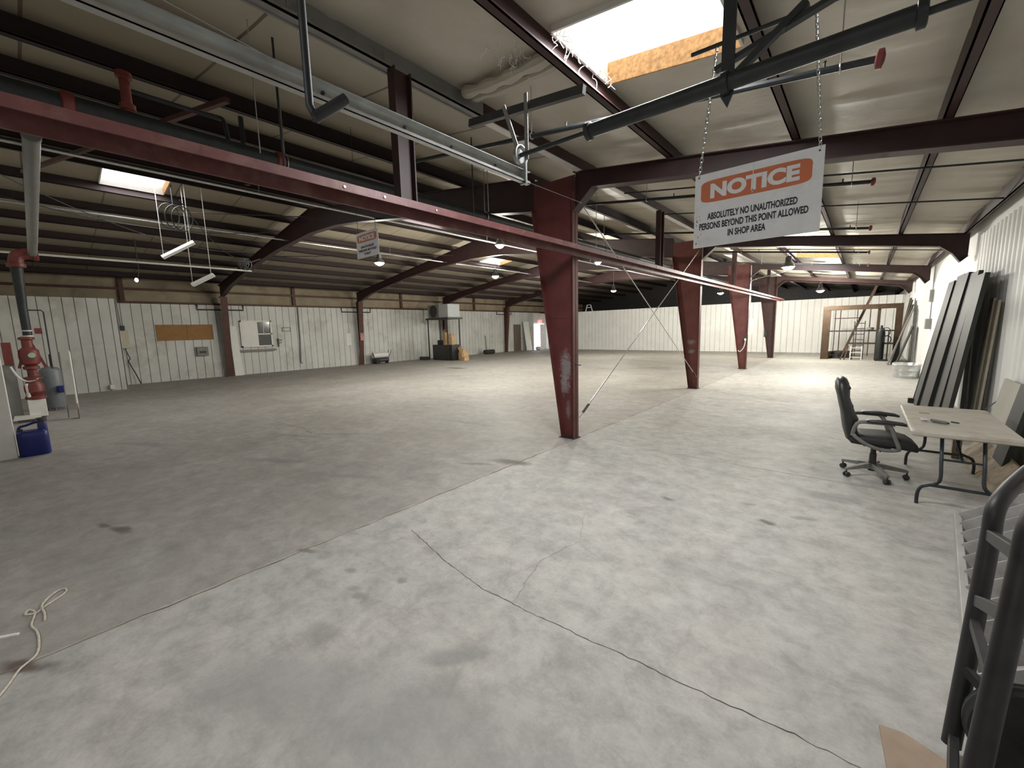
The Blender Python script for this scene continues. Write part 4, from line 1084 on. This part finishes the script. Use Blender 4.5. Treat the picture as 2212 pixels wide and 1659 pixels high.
for k in range(6):
    x0 = -1.30 + .04 * (k % 3); z = .0 + .11 * (k // 2); 
    tag(MB((x0, 24.6, z)).bar((x0 + (k % 2) * .30, 24.5 + .02 * k, z + .05), (x0 + .42 + (k % 2) * .3, 25.6, z + .05), .22, .10).build('stacked_lumber', DARKST if k % 2 else WOODF, smooth=False),
        ['dark', 'brown'][k % 2 == 0] + ' lumber length in the heap behind the doorway post, %s layer, %s' % (ORD[k // 2], ['outer', 'inner'][k % 2]), 'lumber', 'lumber heap behind the doorway')
for k, (xa, xb_) in enumerate(((-.75, -.58), (-.62, -.50), (-.40, -.32))):
    tag(MB((xa, 23.8, 0)).bar((xa, 23.8, 0), (xb_, 24.05, .62), .05, .05, (0, 1, 0)).build('prop_board', WOODF, smooth=False), ['leftmost short prop board leaning on the doorway rail', 'middle short prop board leaning on the doorway rail', 'short prop board leaning nearest the whitish stepladder'][k], 'board', 'prop boards at the doorway')
base = (.63, 23.7, 0)
t = thing('welding_cart', 'black upright cart with looped hose beside the doorway', 'cart', base)
MB(base).lathe([(.12, .06), (.135, .1), (.135, 1.2), (.10, 1.36), (.04, 1.44), (.04, 1.52)], (.56, 23.7, 0), (0, 0, 1), 16).build('cylinder', BLACKP, t)
MB(base).box(.42, .84, 23.55, 23.85, 0.0, .07).build('base', BLACKP, t, smooth=False)
mb = MB(base); mb.tube([(.72 + .13 * cos(2 * pi * i / 16), 23.6, 1.25 + .17 * sin(2 * pi * i / 16)) for i in range(16)], .015, 6, closed=True); mb.tube([(.76 + .12 * cos(2 * pi * i / 16), 23.56, .92 + .16 * sin(2 * pi * i / 16)) for i in range(16)], .018, 6, closed=True); mb.build('hose', BLACKP, t)
MB(base).cyl((.80, 23.7, .05), (.80, 23.7, 1.3), .02, 8).build('upright', BLACKP, t)
tag(MB((.1, 24.2, 1.3)).lathe([(.10, 1.325), (.12, 1.34), (.12, 1.43), (.11, 1.44)], (.2, 24.09, 0), (0, 0, 1), 14).build('bucket', GREYPL), 'small grey pail on the upper rail of the doorway', 'pail')
lb = [(.80, 21.75, .16, 2.15, GREYST, 'long grey board leaning on the right wall, nearest the stock tub'), (.92, 22.25, .26, 2.3, DKPAN, 'dark board leaning on the right wall behind the grey one'),
      (.98, 22.85, .28, 2.5, WOODF, 'brown board leaning on the right wall before the doorway'), (1.0, 21.2, .30, 1.5, DKPAN, 'short dark board leaning low on the right wall by the tub'), (1.05, 23.45, .26, 2.6, DARKST, 'blackish sheet leaning farthest back by the doorway')]
for (x, y, w, h, m, lab) in lb:
    sheet('leaning_board', y - w, y + w, x, 1.38, h, .04, m, lab, 'boards leaning on the right wall past the tub', 'board')

# conduit box and cord on the third column
base = (-3.30, FR[2] - .02, 1.3)
t = thing('conduit_box', 'white electrical box on the third column with hanging cord', 'electrical box', base)
MB(base).box(-3.37, -3.22, FR[2] - .06, FR[2] + .06, 1.32, 1.92).build('box', WHITEST, t, smooth=False, bevel=.008)
MB(base).tube([(-3.34, FR[2], 1.9), (-3.34, FR[2], 2.4), (-3.37, FR[2], 3.9)], .018, 6).build('conduit', WHITEST, t)
MB(base).box(-3.48, -3.38, FR[2] - .12, FR[2] - .02, 1.05, 1.25).build('outlet', DARKST, t, smooth=False)
MB(base).box(-3.46, -3.40, FR[2] - .13, FR[2] - .12, 1.10, 1.18).build('plug', WHITEST, t, smooth=False)
MB(base).tube(smooth_path([(-3.42, FR[2] - .13, 1.1), (-3.46, FR[2] - .15, .85), (-3.58, FR[2] - .16, .68), (-3.66, FR[2] - .1, .72)], 5), .015, 6).build('cord', WHITEST, t)
base = (-3.7, FR[3] - .05, 1.2)
tag(MB(base).box(-3.82, -3.70, FR[3] - .12, FR[3] + .02, 1.05, 1.38).build('fire_extinguisher_box', DARKST, smooth=False, bevel=.01), 'small dark box fixed to the farthest tapered column', 'box')
tag(MB((-1.7, 18, 3)).tube(smooth_path([(-3.34, 17.7, 2.6), (-3.34, 17.7, 3.25), (-3.2, 17.7, 3.36), (-3.05, 17.68, 3.40), (-1.9, 16.0, 3.42), (-1.76, 14.3, 3.45)], 4), .018, 6).build('lamp_conduit', GALV), 'bent grey conduit from the third column to the brightest lamp', 'conduit')

# ------------------------------------------------------------------ left wall fittings
XW = XL + .005
t = thing('hardboard_strip', 'two brown hardboard sheets screwed to the left wall', 'board', (XW, 4.12, 1.95))
MB().box(0, .02, -.93, .05, -.31, .33).build('sheet', PLYBR, t, smooth=False)
MB().box(0, .02, .06, .95, -.31, .33).build('sheet', PLYBR, t, smooth=False)
t = thing('wall_heater', 'small grey box low on the left wall under the hardboard', 'wall box', (XW, 4.6, 1.15))
MB().box(0, .12, -.2, .2, -.19, .19).build('case', HVACD, t, smooth=False, bevel=.01)
MB().box(.12, .125, -.12, .12, -.08, .02).build('grille', DARKST, t, smooth=False)
# office hatch
base = (XW, 6.7, 1.85)
t = thing('office_hatch', 'white framed office hatch half covered by a white board', 'hatch', base)
MB(base).box(XW, XW + .03, 6.10, 7.35, 1.27, 2.42).build('pane', DKGLS, t, smooth=False)
mb = MB(base); 
for (y0, y1, z0, z1) in ((6.08, 7.38, 2.38, 2.44), (6.08, 7.38, 1.24, 1.30), (6.08, 6.14, 1.24, 2.44), (7.32, 7.38, 1.24, 2.44), (6.76, 7.38, 1.80, 1.85)): mb.box(XW, XW + .07, y0, y1, z0, z1)
mb.box(XW, XW + .05, 7.02, 7.04, 1.85, 2.4)
mb.build('frame', WHITEST, t, smooth=False)
MB(base).box(XW + .04, XW + .075, 6.14, 6.78, 1.30, 2.40).build('shutter', WHITEST, t, smooth=False)
MB(base).box(XW, XW + .16, 5.96, 7.48, 1.04, 1.12).build('ledge', HVACD, t, smooth=False)
t = thing('leaning_board', 'tall white board leaning on the left wall beside the office hatch', 'board', (XW, 5.82, 0))
MB().add
mb = MB(); mb.add([(.25, -.17, 0), (.25, .17, 0), (.03, .10, 2.2), (.03, -.16, 2.2), (.22, -.17, 0), (.22, .17, 0), (.0, .10, 2.2), (.0, -.16, 2.2)], [(0, 1, 2, 3), (7, 6, 5, 4), (0, 4, 5, 1), (1, 5, 6, 2), (2, 6, 7, 3), (3, 7, 4, 0)]); mb.build('face', WHITEST, t, smooth=False)
t = thing('key_hook_rack', 'small black hook rack on the left wall right of the hatch', 'rack', (XW, 7.62, 1.4))
mb = MB(); mb.box(0, .05, -.02, .03, -.2, .2); mb.box(.0, .12, -.02, .16, .10, .13); mb.box(0, .1, -.02, .14, -.02, .01); mb.build('bracket', DARKST, t, smooth=False)
t = thing('holder_frame', 'small empty card frame on the left wall', 'frame', (XW, 8.05, 2.02))
mb = MB(); mb.box(0, .02, -.2, .2, .07, .10); mb.box(0, .02, -.2, .2, -.10, -.07); mb.box(0, .02, -.2, -.17, -.1, .1); mb.box(0, .02, .17, .2, -.1, .1); mb.build('frame', HVACD, t, smooth=False)
tag(MB((XW, 8.6, .35)).tube([(XW + .04, 8.66, 3.1), (XW + .04, 8.64, 1.5), (XW + .04, 8.58, .36), (XW + .1, 8.62, .34)], .03, 8).build('wall_conduit', GREYST), 'grey conduit dropping down the left wall between two columns', 'conduit')
tag(MB((XW, 11.25, 1.4)).box(XW, XW + .02, 11.05, 11.35, 1.1, 1.75).build('paper_notice', WHITEST, smooth=False), 'pale paper sheet pinned to the left wall before the second wall column', 'paper')
tag(MB((-20.9, 11.77, 1.6)).box(-21.02, -21.0, 11.68, 11.86, 1.35, 1.75).build('red_tag', simple('faded_red_tag', (.5, .2, .16), .6), smooth=False), 'faded red tag on the second wall column', 'tag')
base = (XW, 2.22, 1.7)
t = thing('breaker_box', 'cream electrical box with dangling cable by the partition end', 'electrical box', base)
MB(base).box(XW, XW + .12, 2.10, 2.36, 1.40, 2.05).build('box', CREAM, t, smooth=False, bevel=.01)
MB(base).box(XW, XW + .1, 2.12, 2.28, 2.08, 2.25).build('switch', DARKST, t, smooth=False)
MB(base).tube([(XW + .05, 2.2, 2.2), (XW + .05, 2.15, 3.2)], .02, 6).build('conduit', GREYST, t)
MB(base).tube(smooth_path([(XW + .06, 2.2, 1.4), (XW + .1, 2.3, 1.0), (XW + .08, 2.25, .9), (XW + .12, 2.4, .4), (XW + .2, 2.5, .02)], 5), .018, 6).build('cable', DARKST, t)
tag(MB((-19.5, 1.72, .3)).tube(smooth_path([(-19.52, 1.55, .75), (-19.52, 1.56, .3), (-19.50, 1.57, .2)], 4), .012, 6).box(-19.56, -19.45, 1.50, 1.62, .06, .2).build('floor_outlet', WHITEST, smooth=False), 'small outlet with a drop cable at the foot of the partition', 'outlet')
# torpedo heater
base = (-20.85, 12.75, 0)
t = thing('torpedo_heater', 'white barrel torpedo heater on a dark wheeled tank by the left wall', 'heater', base)
MB().cyl((0, -.5, .48), (0, .42, .48), .16, 18).build('barrel', WHITEST, t)
MB().loft([[(a, y, .2 + b) for a, b in rrect(.17, .12, 3, 5)] for y in (-.42, .42)]).build('fuel_tank', BLKPL, t)
for s in (-1, 1): MB().lathe([(.03, -.03), (.13, -.03), (.14, 0), (.13, .03), (.03, .03)], (s * .2, -.3, .14), (1, 0, 0), 16).build('wheel', RUBBER, t)
for s in (-1, 1): MB().tube([(s * .15, .3, .2), (s * .15, .55, .55), (s * .15, .62, .75)], .015, 6).build('handle', BLKPL, t)
mb = MB(); mb.tube([(.15, -.45, .3), (.15, -.62, .72)], .015, 6); mb.box(-.15, .15, .36, .40, 0, .10); mb.build('stand', BLKPL, t)
# cooler on a stand with rubbish bin below
base = (-19.6, 15.97, 0)
t = thing('evaporative_cooler', 'grey box air cooler up on a thin-legged stand', 'air cooler', base)
MB(base).box(-20.45, -18.62, 15.97, 16.9, 2.54, 3.33).build('cabinet', HVACW, t, smooth=False, bevel=.02)
mb = MB(base)
for k in range(6):
    mb.tube([(-20.46 + .0, 16.43 + (.09 + .05 * k) * cos(2 * pi * i / 24), 2.93 + (.09 + .05 * k) * sin(2 * pi * i / 24)) for i in range(24)], .012, 5, closed=True)
mb.build('fan_guard', HVACD, t)
# the round grille faces the camera side of the cabinet's left half
mb = MB(base); mb.box(-20.44, -19.42, 15.955, 15.972, 2.56, 3.31); mb.build('grille_panel', HVACD, t, smooth=False)
mb = MB(base); mb.lathe([(.001, 0), (.33, 0), (.36, .01), (.33, .02), (.30, .02), (.001, .012)], (-19.93, 15.955, 2.93), (0, -1, 0), 28); mb.build('fan_ring', DARKST, t)
MB(base).box(-20.6, -18.5, 15.85, 17.0, 2.44, 2.54).build('platform', DARKST, t, smooth=False)
for (x, y) in ((-20.5, 15.95), (-18.7, 15.95), (-20.5, 16.9), (-18.7, 16.9)):
    MB(base).box(x - .03, x + .03, y - .03, y + .03, 0, 2.44).build('leg', DARKST, t, smooth=False)
base = (-19.3, 16.35, 0)
t = thing('rubbish_bin', 'low black open bin under the air cooler stand', 'bin', base)
mb = MB(base); mb.box(-20.2, -18.45, 15.99, 16.01, 0, .92); mb.box(-20.2, -18.45, 16.72, 16.74, 0, .92); mb.box(-20.2, -20.18, 15.99, 16.74, 0, .92); mb.box(-18.47, -18.45, 15.99, 16.74, 0, .92); mb.box(-20.2, -18.45, 15.99, 16.74, .0, .03); mb.build('body', BLKPL, t, smooth=False)
boxes = [(-19.05, 16.1, .92, .28, .25, .75, 'tall open cardboard box standing in the black bin'), (-18.75, 16.3, .92, .25, .3, .5, 'short cardboard box at the right of the black bin'), (-19.7, 16.35, .92, .5, .35, .28, 'dark bundle lying on the left of the black bin'),
         (-18.1, 16.6, 0, .35, .5, .45, 'cardboard box on the floor right of the black bin'), (-17.8, 16.4, 0, .4, .35, .22, 'flattened cardboard box at the outer edge by the bin'), (-18.12, 16.55, .45, .3, .3, .22, 'small cardboard box stacked by the bin')]
for (x, y, z, a, b, h, lab) in boxes:
    bx = thing('cardboard_box' if 'bundle' not in lab else 'dark_bundle', lab, 'box', (x, y, z), random.uniform(-.3, .3), 'rubbish round the black bin')
    dark = 'bundle' in lab
    MB().box(-a / 2, a / 2, -b / 2, b / 2, 0, h).build('body', BLKPL if dark else CARD, bx, smooth=False, bevel=.03 if dark else .005)
    if not dark:
        mb = MB(); mb.bar((-a / 2, 0, h), (-a / 2 - .08, 0, h + .12), b, .008, (0, 1, 0)) ; mb.build('flap', CARD, bx, smooth=False)
tag(MB((-20.6, 15.7, 0)).box(-20.95, -20.35, 15.5, 15.85, 0, .2).build('crate', BLKPL, smooth=False, bevel=.02), 'low dark crate on the floor left of the black bin', 'crate')
# dustpan broom
base = (-20.7, 21.4, 0)
t = thing('push_broom', 'dark long-handled broom and pan standing by the left wall', 'broom', base)
MB(base).cyl((-20.75, 21.3, .15), (-20.75, 21.2, 1.35), .025, 8).build('handle', BLKPL, t)
MB(base).loft([[(-20.75 + a, y, .16 + b) for a, b in rrect(.2, .16, 2.5, 5)] for y in (21.15, 22.0)]).build('head', DARKST, t)
# doors at the far left
t = struct(MB((XW, 25.6, 0)).box(XW, XW + .05, 25.15, 26.0, 0, 2.12).build('door_1', BRDOOR, smooth=False))
MB((0, 0, 0)).ball((.07, .34, 1.0), .035, None, None, 10, 6).build('door_handle', DARKST, t)
sheet('leaning_sheet', 26.15, 26.9, -20.85, -21.2, 2.35, .04, WHITEST, 'white sheet leaning on the left wall between brown door and exit', None, 'panel')
# exit opening: bright daylight through an outside door
ed = struct(MB((-20.6, 28.6, 0)).box(-20.75, -20.65, 27.0, 28.3, 0, 2.14).build('door_2', emis('daylit_doorway', (.82, .92, 1.0), 2.2), smooth=False))
struct(MB().box(-21.4, -20.76, 26.95, 28.68, 0, 3.0).build('wall_exit_lobby', PANELD, smooth=False))
mb = MB((-20.6, 28.6, 0)); mb.box(-20.68, -20.60, 27.68, 28.28, .0, 2.1); lf = mb.build('door_leaf', simple('pinkish_door', (.85, .74, .77), .5), ed, smooth=False)
tag(MB((-20.6, 27.6, 2.3)).box(-20.75, -20.64, 27.6, 27.95, 2.22, 2.45).build('exit_sign', REDSG, smooth=False), 'small glowing red exit sign over the bright outside door', 'sign')
tag(MB((-20.3, 27.1, 0)).ball((-20.3, 26.95, .14), .25, .2, .16, 12, 8).build('rag_pile', simple('pale_rag', (.5, .5, .48), .8)), 'small pale rag heap at the foot of the bright outside door', 'rags')
# items on top of the far partition
tag(MB((-16.6, 28.75, 3.0)).bar((-16.9, 28.76, 3.0), (-16.75, 28.76, 3.5), .06, .04, (0, 1, 0)).bar((-16.3, 28.76, 3.0), (-16.45, 28.76, 3.5), .06, .04, (0, 1, 0)).bar((-16.8, 28.76, 3.3), (-16.4, 28.76, 3.3), .04, .04).bar((-16.76, 28.76, 3.5), (-16.44, 28.76, 3.5), .1, .03).build('small_stepladder', WHITEST, smooth=False), 'little stepladder perched on top of the far white wall', 'stepladder')

# ------------------------------------------------------------------ sprinkler riser corner at the left edge
XB = -14.5
base = (XB, -.1, 0)
t = thing('sprinkler_riser', 'red and black sprinkler riser with valves at the left edge', 'riser', base)
MB(base).tube([(XB, -.09, 1.85), (XB, -.09, 2.5), (XB, -.07, 3.45)], [.075, .075, .10], 16).build('pipe', BLACKP, t)
mb = MB(base); mb.tube(smooth_path([(XB, -.07, 3.42), (XB, -.05, 3.62), (XB, .05, 3.70), (XB, .25, 3.72)], 4), .12, 14); mb.lathe([(.12, 0), (.15, .01), (.15, .08), (.12, .09)], (XB, -.07, 3.40), (0, 0, 1), 14); mb.lathe([(.12, 0), (.15, .01), (.15, .08), (.12, .09)], (XB, .2, 3.72), (0, 1, 0), 14); mb.build('elbow', REDFIT, t)
mb = MB(base); mb.lathe([(.08, 1.86), (.13, 1.84), (.13, 1.80), (.09, 1.78), (.09, 1.62), (.16, 1.55), (.17, 1.40), (.15, 1.25), (.09, 1.2), (.13, 1.18), (.13, 1.12), (.08, 1.10), (.08, .95)], (XB, -.12, 0), (0, 0, 1), 16); mb.build('check_valve', REDFIT, t)
mb = MB(base); mb.lathe([(.09, .95), (.15, .93), (.15, .88), (.10, .86), (.16, .74), (.16, .60), (.10, .52), (.17, .48), (.17, .43), (.08, .42)], (XB, -.13, 0), (0, 0, 1), 16); mb.build('gate_valve', REDFIT, t)
mb = MB(base)
for s in (-1, 1): mb.bar((XB, -.1 + .03 * s, 1.75), (XB, -.1 + .2 * s, 1.15), .05, .05, (1, 0, 0))
mb.build('valve_yoke', REDFIT, t, smooth=False)
mb = MB(base); mb.box(XB - .14, XB + .14, -.27, .01, .02, .42); mb.build('pedestal', WHITEST, t, smooth=False, bevel=.01)
mb = MB(base); mb.tube([(XB, -.06, 2.46), (XB, .17, 2.46), (XB, .21, 2.42), (XB, .20, 1.1)], .014, 8); mb.build('bypass_pipe', BLACKP, t)
mb = MB(base); mb.box(XB, XB + .03, .02, .14, 1.92, 2.05); mb.build('tag', REDFIT, t, smooth=False)
for z in (1.98, 1.86): MB(base).lathe([(.085, 0), (.085, .025)], (XB, -.09, z), (0, 0, 1), 14).build('clamp', WHITEST, t)
mb = MB(base); mb.cyl((XB + .05, -.08, 1.42), (XB + .17, -.08, 1.44), .06, 14); mb.build('gauge', simple('gauge_green', (.35, .5, .35), .3), t)
mb = MB(base); mb.tube(smooth_path([(XB + .1, -.42, 1.2), (XB + .1, -.33, .95), (XB + .1, -.2, .85), (XB + .12, -.05, .9)], 4), .02, 8); mb.tube([(XB + .1, -.24, .8), (XB + .1, -.22, .3)], .03, 8); mb.build('drain_pipe', WHITEST, t)
mb = MB(base); mb.cyl((XB, .20, 3.72), (-7.35, .25, 4.08), .075, 16); mb.lathe([(.075, 0), (.082, .004), (.082, .05), (.075, .054)], (-7.42, .25, 4.078), (1, 0, .05), 16); mb.build('supply_pipe', GREYST, t)
mb = MB(base); mb.cyl((-8.0, .25, 4.04), (-8.0, .25, z_ins(-8.0)), .008, 6); mb.build('hanger', DARKST, t)
tag(MB((XB, -.42, 1.5)).box(XB - .1, XB + .05, -.50, -.36, 1.24, 1.74).build('alarm_box', REDFIT, smooth=False, bevel=.01), 'red alarm box left of the sprinkler riser', 'alarm box')
tag(MB((XB, -.5, 0)).box(XB - .12, XB + .0, -.62, -.36, 0, 1.24).build('alarm_post', GREYST, smooth=False), 'grey post carrying the red alarm box', 'post')
base = (-15.6, .16, 0)
t = thing('pressure_tank', 'grey upright pressure tank behind the sprinkler riser', 'tank', base)
MB(base).lathe([(.10, .04), (.19, .07), (.20, .12), (.20, .98), (.19, 1.03), (.13, 1.09), (.02, 1.11)], base, (0, 0, 1), 24).build('shell', TANKG, t)
MB(base).lathe([(.02, 1.10), (.02, 1.4), (.015, 1.42)], (-15.6, .2, 0), (0, 0, 1), 8).build('outlet_pipe', BLACKP, t)
MB(base).box(-15.45, -15.28, .24, .36, .45, .62).build('control_box', BLUEP, t, smooth=False, bevel=.008)
for k in range(3):
    a = 2 * pi * k / 3; MB(base).bar((-15.6 + .16 * cos(a), .16 + .16 * sin(a), 0), (-15.6 + .15 * cos(a), .16 + .15 * sin(a), .12), .05, .02).build('foot', TANKG, t, smooth=False)
base = (-13.4, .46, 0)
t = thing('shovel', 'white-handled shovel standing beside the grey tank', 'shovel', base)
MB(base).tube([(-13.42, .47, 1.5), (-13.4, .465, .9), (-13.38, .46, .22)], .017, 8).build('handle', WHITEP, t)
mb = MB(base); mb.loft([[(-13.38 + a, .46 + b * .6, z) for a, b in rrect(w, .02, 2.4, 4)] for z, w in ((.34, .03), (.27, .12), (.10, .13), (.03, .11), (0, .06))]); mb.build('blade', WOODA, t)
MB(base).box(-13.48, -13.36, .45, .48, 1.49, 1.52).build('grip', WHITEP, t, smooth=False)
tag(MB((-13.5, .3, 0)).tube([(-13.5, .32, 1.5), (-13.5, .30, .02)], .010, 8).build('thin_pole', GREYST), 'thin grey pole beside the white-handled shovel', 'pole')
# pallet under the riser
t = thing('floor_pallet', 'low white pallet slats on the floor by the sprinkler riser', 'pallet', (-14.2, -.2, 0))
mb = MB()
for k in range(4): mb.box(-.45 + .25 * k, -.27 + .25 * k, -.3, .1, .06, .08)
mb.build('slat', WHITEST, t, smooth=False)
mb = MB(); mb.box(-.45, .48, -.3, -.24, 0, .06); mb.box(-.45, .48, .04, .1, 0, .06); mb.build('bearer', WOODA, t, smooth=False)
# blue jug
base = (-9.7, -.19, 0)
t = thing('water_jug', 'dark blue plastic water jug on the floor by the white wall end', 'jug', base)
mb = MB(base); mb.loft([[(-9.7 + a, -.19 + b, z) for a, b in rrect(.13 * k, .165 * k, 4, 6)] for z, k in ((.0, .92), (.02, 1.0), (.30, 1.0), (.36, .98), (.385, .85))]); mb.build('body', BLUEP, t, ang=50)
mb = MB(base); mb.loft([[(-9.7 + a, -.08 + b, z) for a, b in rrect(.06 * k, .055 * k, 3, 5)] for z, k in ((.36, 1.0), (.46, .95), (.50, .8))]); mb.build('neck', BLUEP, t, ang=50)
MB(base).lathe([(.05, .50), (.06, .505), (.06, .56), (.055, .565)], (-9.7, -.08, 0), (0, 0, 1), 14).build('cap', BLKPL, t)
MB(base).tube(smooth_path([(-9.7, -.33, .37), (-9.7, -.31, .45), (-9.7, -.24, .47), (-9.7, -.15, .50), (-9.7, -.08, .49)], 5), .018, 8).build('handle', BLUEP, t)
MB(base).lathe([(.03, .37), (.03, .42)], (-9.7, -.31, 0), (0, 0, 1), 10).build('vent_cap', BLKPL, t)

# ------------------------------------------------------------------ rope and scraps on the floor
rp = [(-3.05, -.36), (-3.2, -.30), (-3.32, -.26), (-3.41, -.20), (-3.57, -.19), (-3.70, -.20), (-3.80, -.22), (-3.96, -.205), (-4.02, -.23), (-3.97, -.245), (-3.95, -.20), (-4.0, -.165), (-4.10, -.075), (-4.17, -.062), (-4.19, -.095), (-4.12, -.14), (-4.02, -.175), (-3.9, -.165), (-3.80, -.165)]
z_ = [.006 + (.006 if i in (8, 9, 15, 16) else 0) for i in range(len(rp))]
tag(MB((-3.6, -.2, 0)).tube(smooth_path([(x, y, z) for (x, y), z in zip(rp, z_)], 6), .0055, 7).build('rope', ROPEM), 'pale rope lying on the floor with a knotted loop', 'rope')
tag(MB((-3.75, -.3, 0)).bar((-3.80, -.36, .006), (-3.745, -.27, .006), .014, .01).build('wood_sliver', FIBRE, smooth=False), 'pale sliver of wood on the floor left of the rope', 'sliver')

# ------------------------------------------------------------------ ladder on edge against the right wall, hand truck, scrap board
t = thing('extension_ladder', 'dusty aluminium extension ladder lying tilted along the right wall', 'ladder', (.62, 3.9, 0))
p0, p1 = Vector((.48, 2.55, .05)), Vector((.72, 5.05, .05))
up = Vector((.44, -.03, .36))
for k, (a, b) in enumerate(((p0, p1), (p0 + up, p1 + up))):
    MB((.62, 3.9, 0)).bar(a, b, .04, .10, (0, .0, 1)).build('side_rail', simple('lit_ladder_rail', (.37, .36, .34), .5, 0, .1, 8) if k == 0 else ALU, t, smooth=False, bevel=.004)  # lower rail coloured paler to stand in for its lit face
for i in range(11):
    k = (i + .4) / 11; a = p0.lerp(p1, k) + up * .07
    MB((.62, 3.9, 0)).bar(a, a + up, .022, .095, (0, .25, 1)).build('rung', ALU, t, smooth=False, bevel=.003)

t = thing('hand_truck', 'heavy black tubular hand truck with a pneumatic tyre at the lower right', 'hand truck', (.45, 1.9, 0))
O = (.45, 1.9, 0)
def side(p, q, r_):
    p, q, r_ = Vector(p), Vector(q), Vector(r_)
    return [p, p.lerp(q, .5), p.lerp(q, .88)] + smooth_path([p.lerp(q, .9), q, q.lerp(r_, .35) + Vector((0, 0, .02)), r_], 6)
LS = side((.38, 2.22, .03), (.455, 2.46, .97), (.60, 2.80, 1.06)); RS = side((.297, 1.55, .03), (.412, 1.84, 1.12), (.56, 2.20, 1.21))
MB(O).tube(LS, .0295, 14).build('side_tube', TRUCK, t)
MB(O).tube(RS, .0295, 14).build('side_tube', TRUCK, t)
MB(O).tube([LS[-1], (.62, 2.52, 1.16), RS[-1]], .026, 12).build('grip', simple('orange_brown_grip', (.33, .17, .11), .6), t)
for p_, q_ in (((.385, 2.235, .06), (.305, 1.57, .10)), ((.425, 2.36, .60), (.385, 1.77, .86)), ((.445, 2.43, .86), (.405, 1.82, 1.03))):
    MB(O).bar(p_, q_, .03, .045).build('cross_member', TRUCK, t, smooth=False, bevel=.004)
for p_, q_ in (((.40, 2.28, .34), (.59, 2.10, .215)), ((.33, 1.63, .34), (.59, 1.70, .215)), ((.415, 2.33, .52), (.36, 1.72, .66))):
    MB(O).bar(p_, q_, .025, .035).build('axle_brace', TRUCK, t, smooth=False)
MB(O).cyl((.59, 1.58, .215), (.59, 2.22, .215), .012, 10).build('axle', GALV, t)
for y in (2.18, 1.62):
    mb = MB(O); prof = [(.12, -.045), (.165, -.05), (.191, -.038), (.199, -.024), (.194, -.015), (.202, -.005), (.202, .005), (.194, .015), (.199, .024), (.191, .038), (.165, .05), (.12, .045)]
    mb.lathe(prof, (.59, y, .215), (0, 1, 0), 36); w = mb.build('tyre', RUBBER, t)
    MB(O).lathe([(.02, -.04), (.05, -.04), (.06, -.012), (.12, -.012), (.12, .012), (.06, .012), (.05, .04), (.02, .04)], (.59, y, .215), (0, 1, 0), 20).build('rim', GREYST, w)
t = thing('scrap_board', 'brown scrap board lying flat under the foot of the hand truck', 'board', (.25, 1.9, 0))
mb = MB((.25, 1.9, 0)); 
base_poly = [(.165, 2.19), (.245, 2.205), (.43, 2.13), (.62, 1.5), (.15, 1.4), (.19, 1.9)]
mb.prism(base_poly, lambda a, b, c: (a, b, c), .0, .012); mb.build('sheet', CARDB, t, smooth=False)
for o in bpy.data.objects:
    if o.name.startswith('hand_truck'): o.location.z = .0125
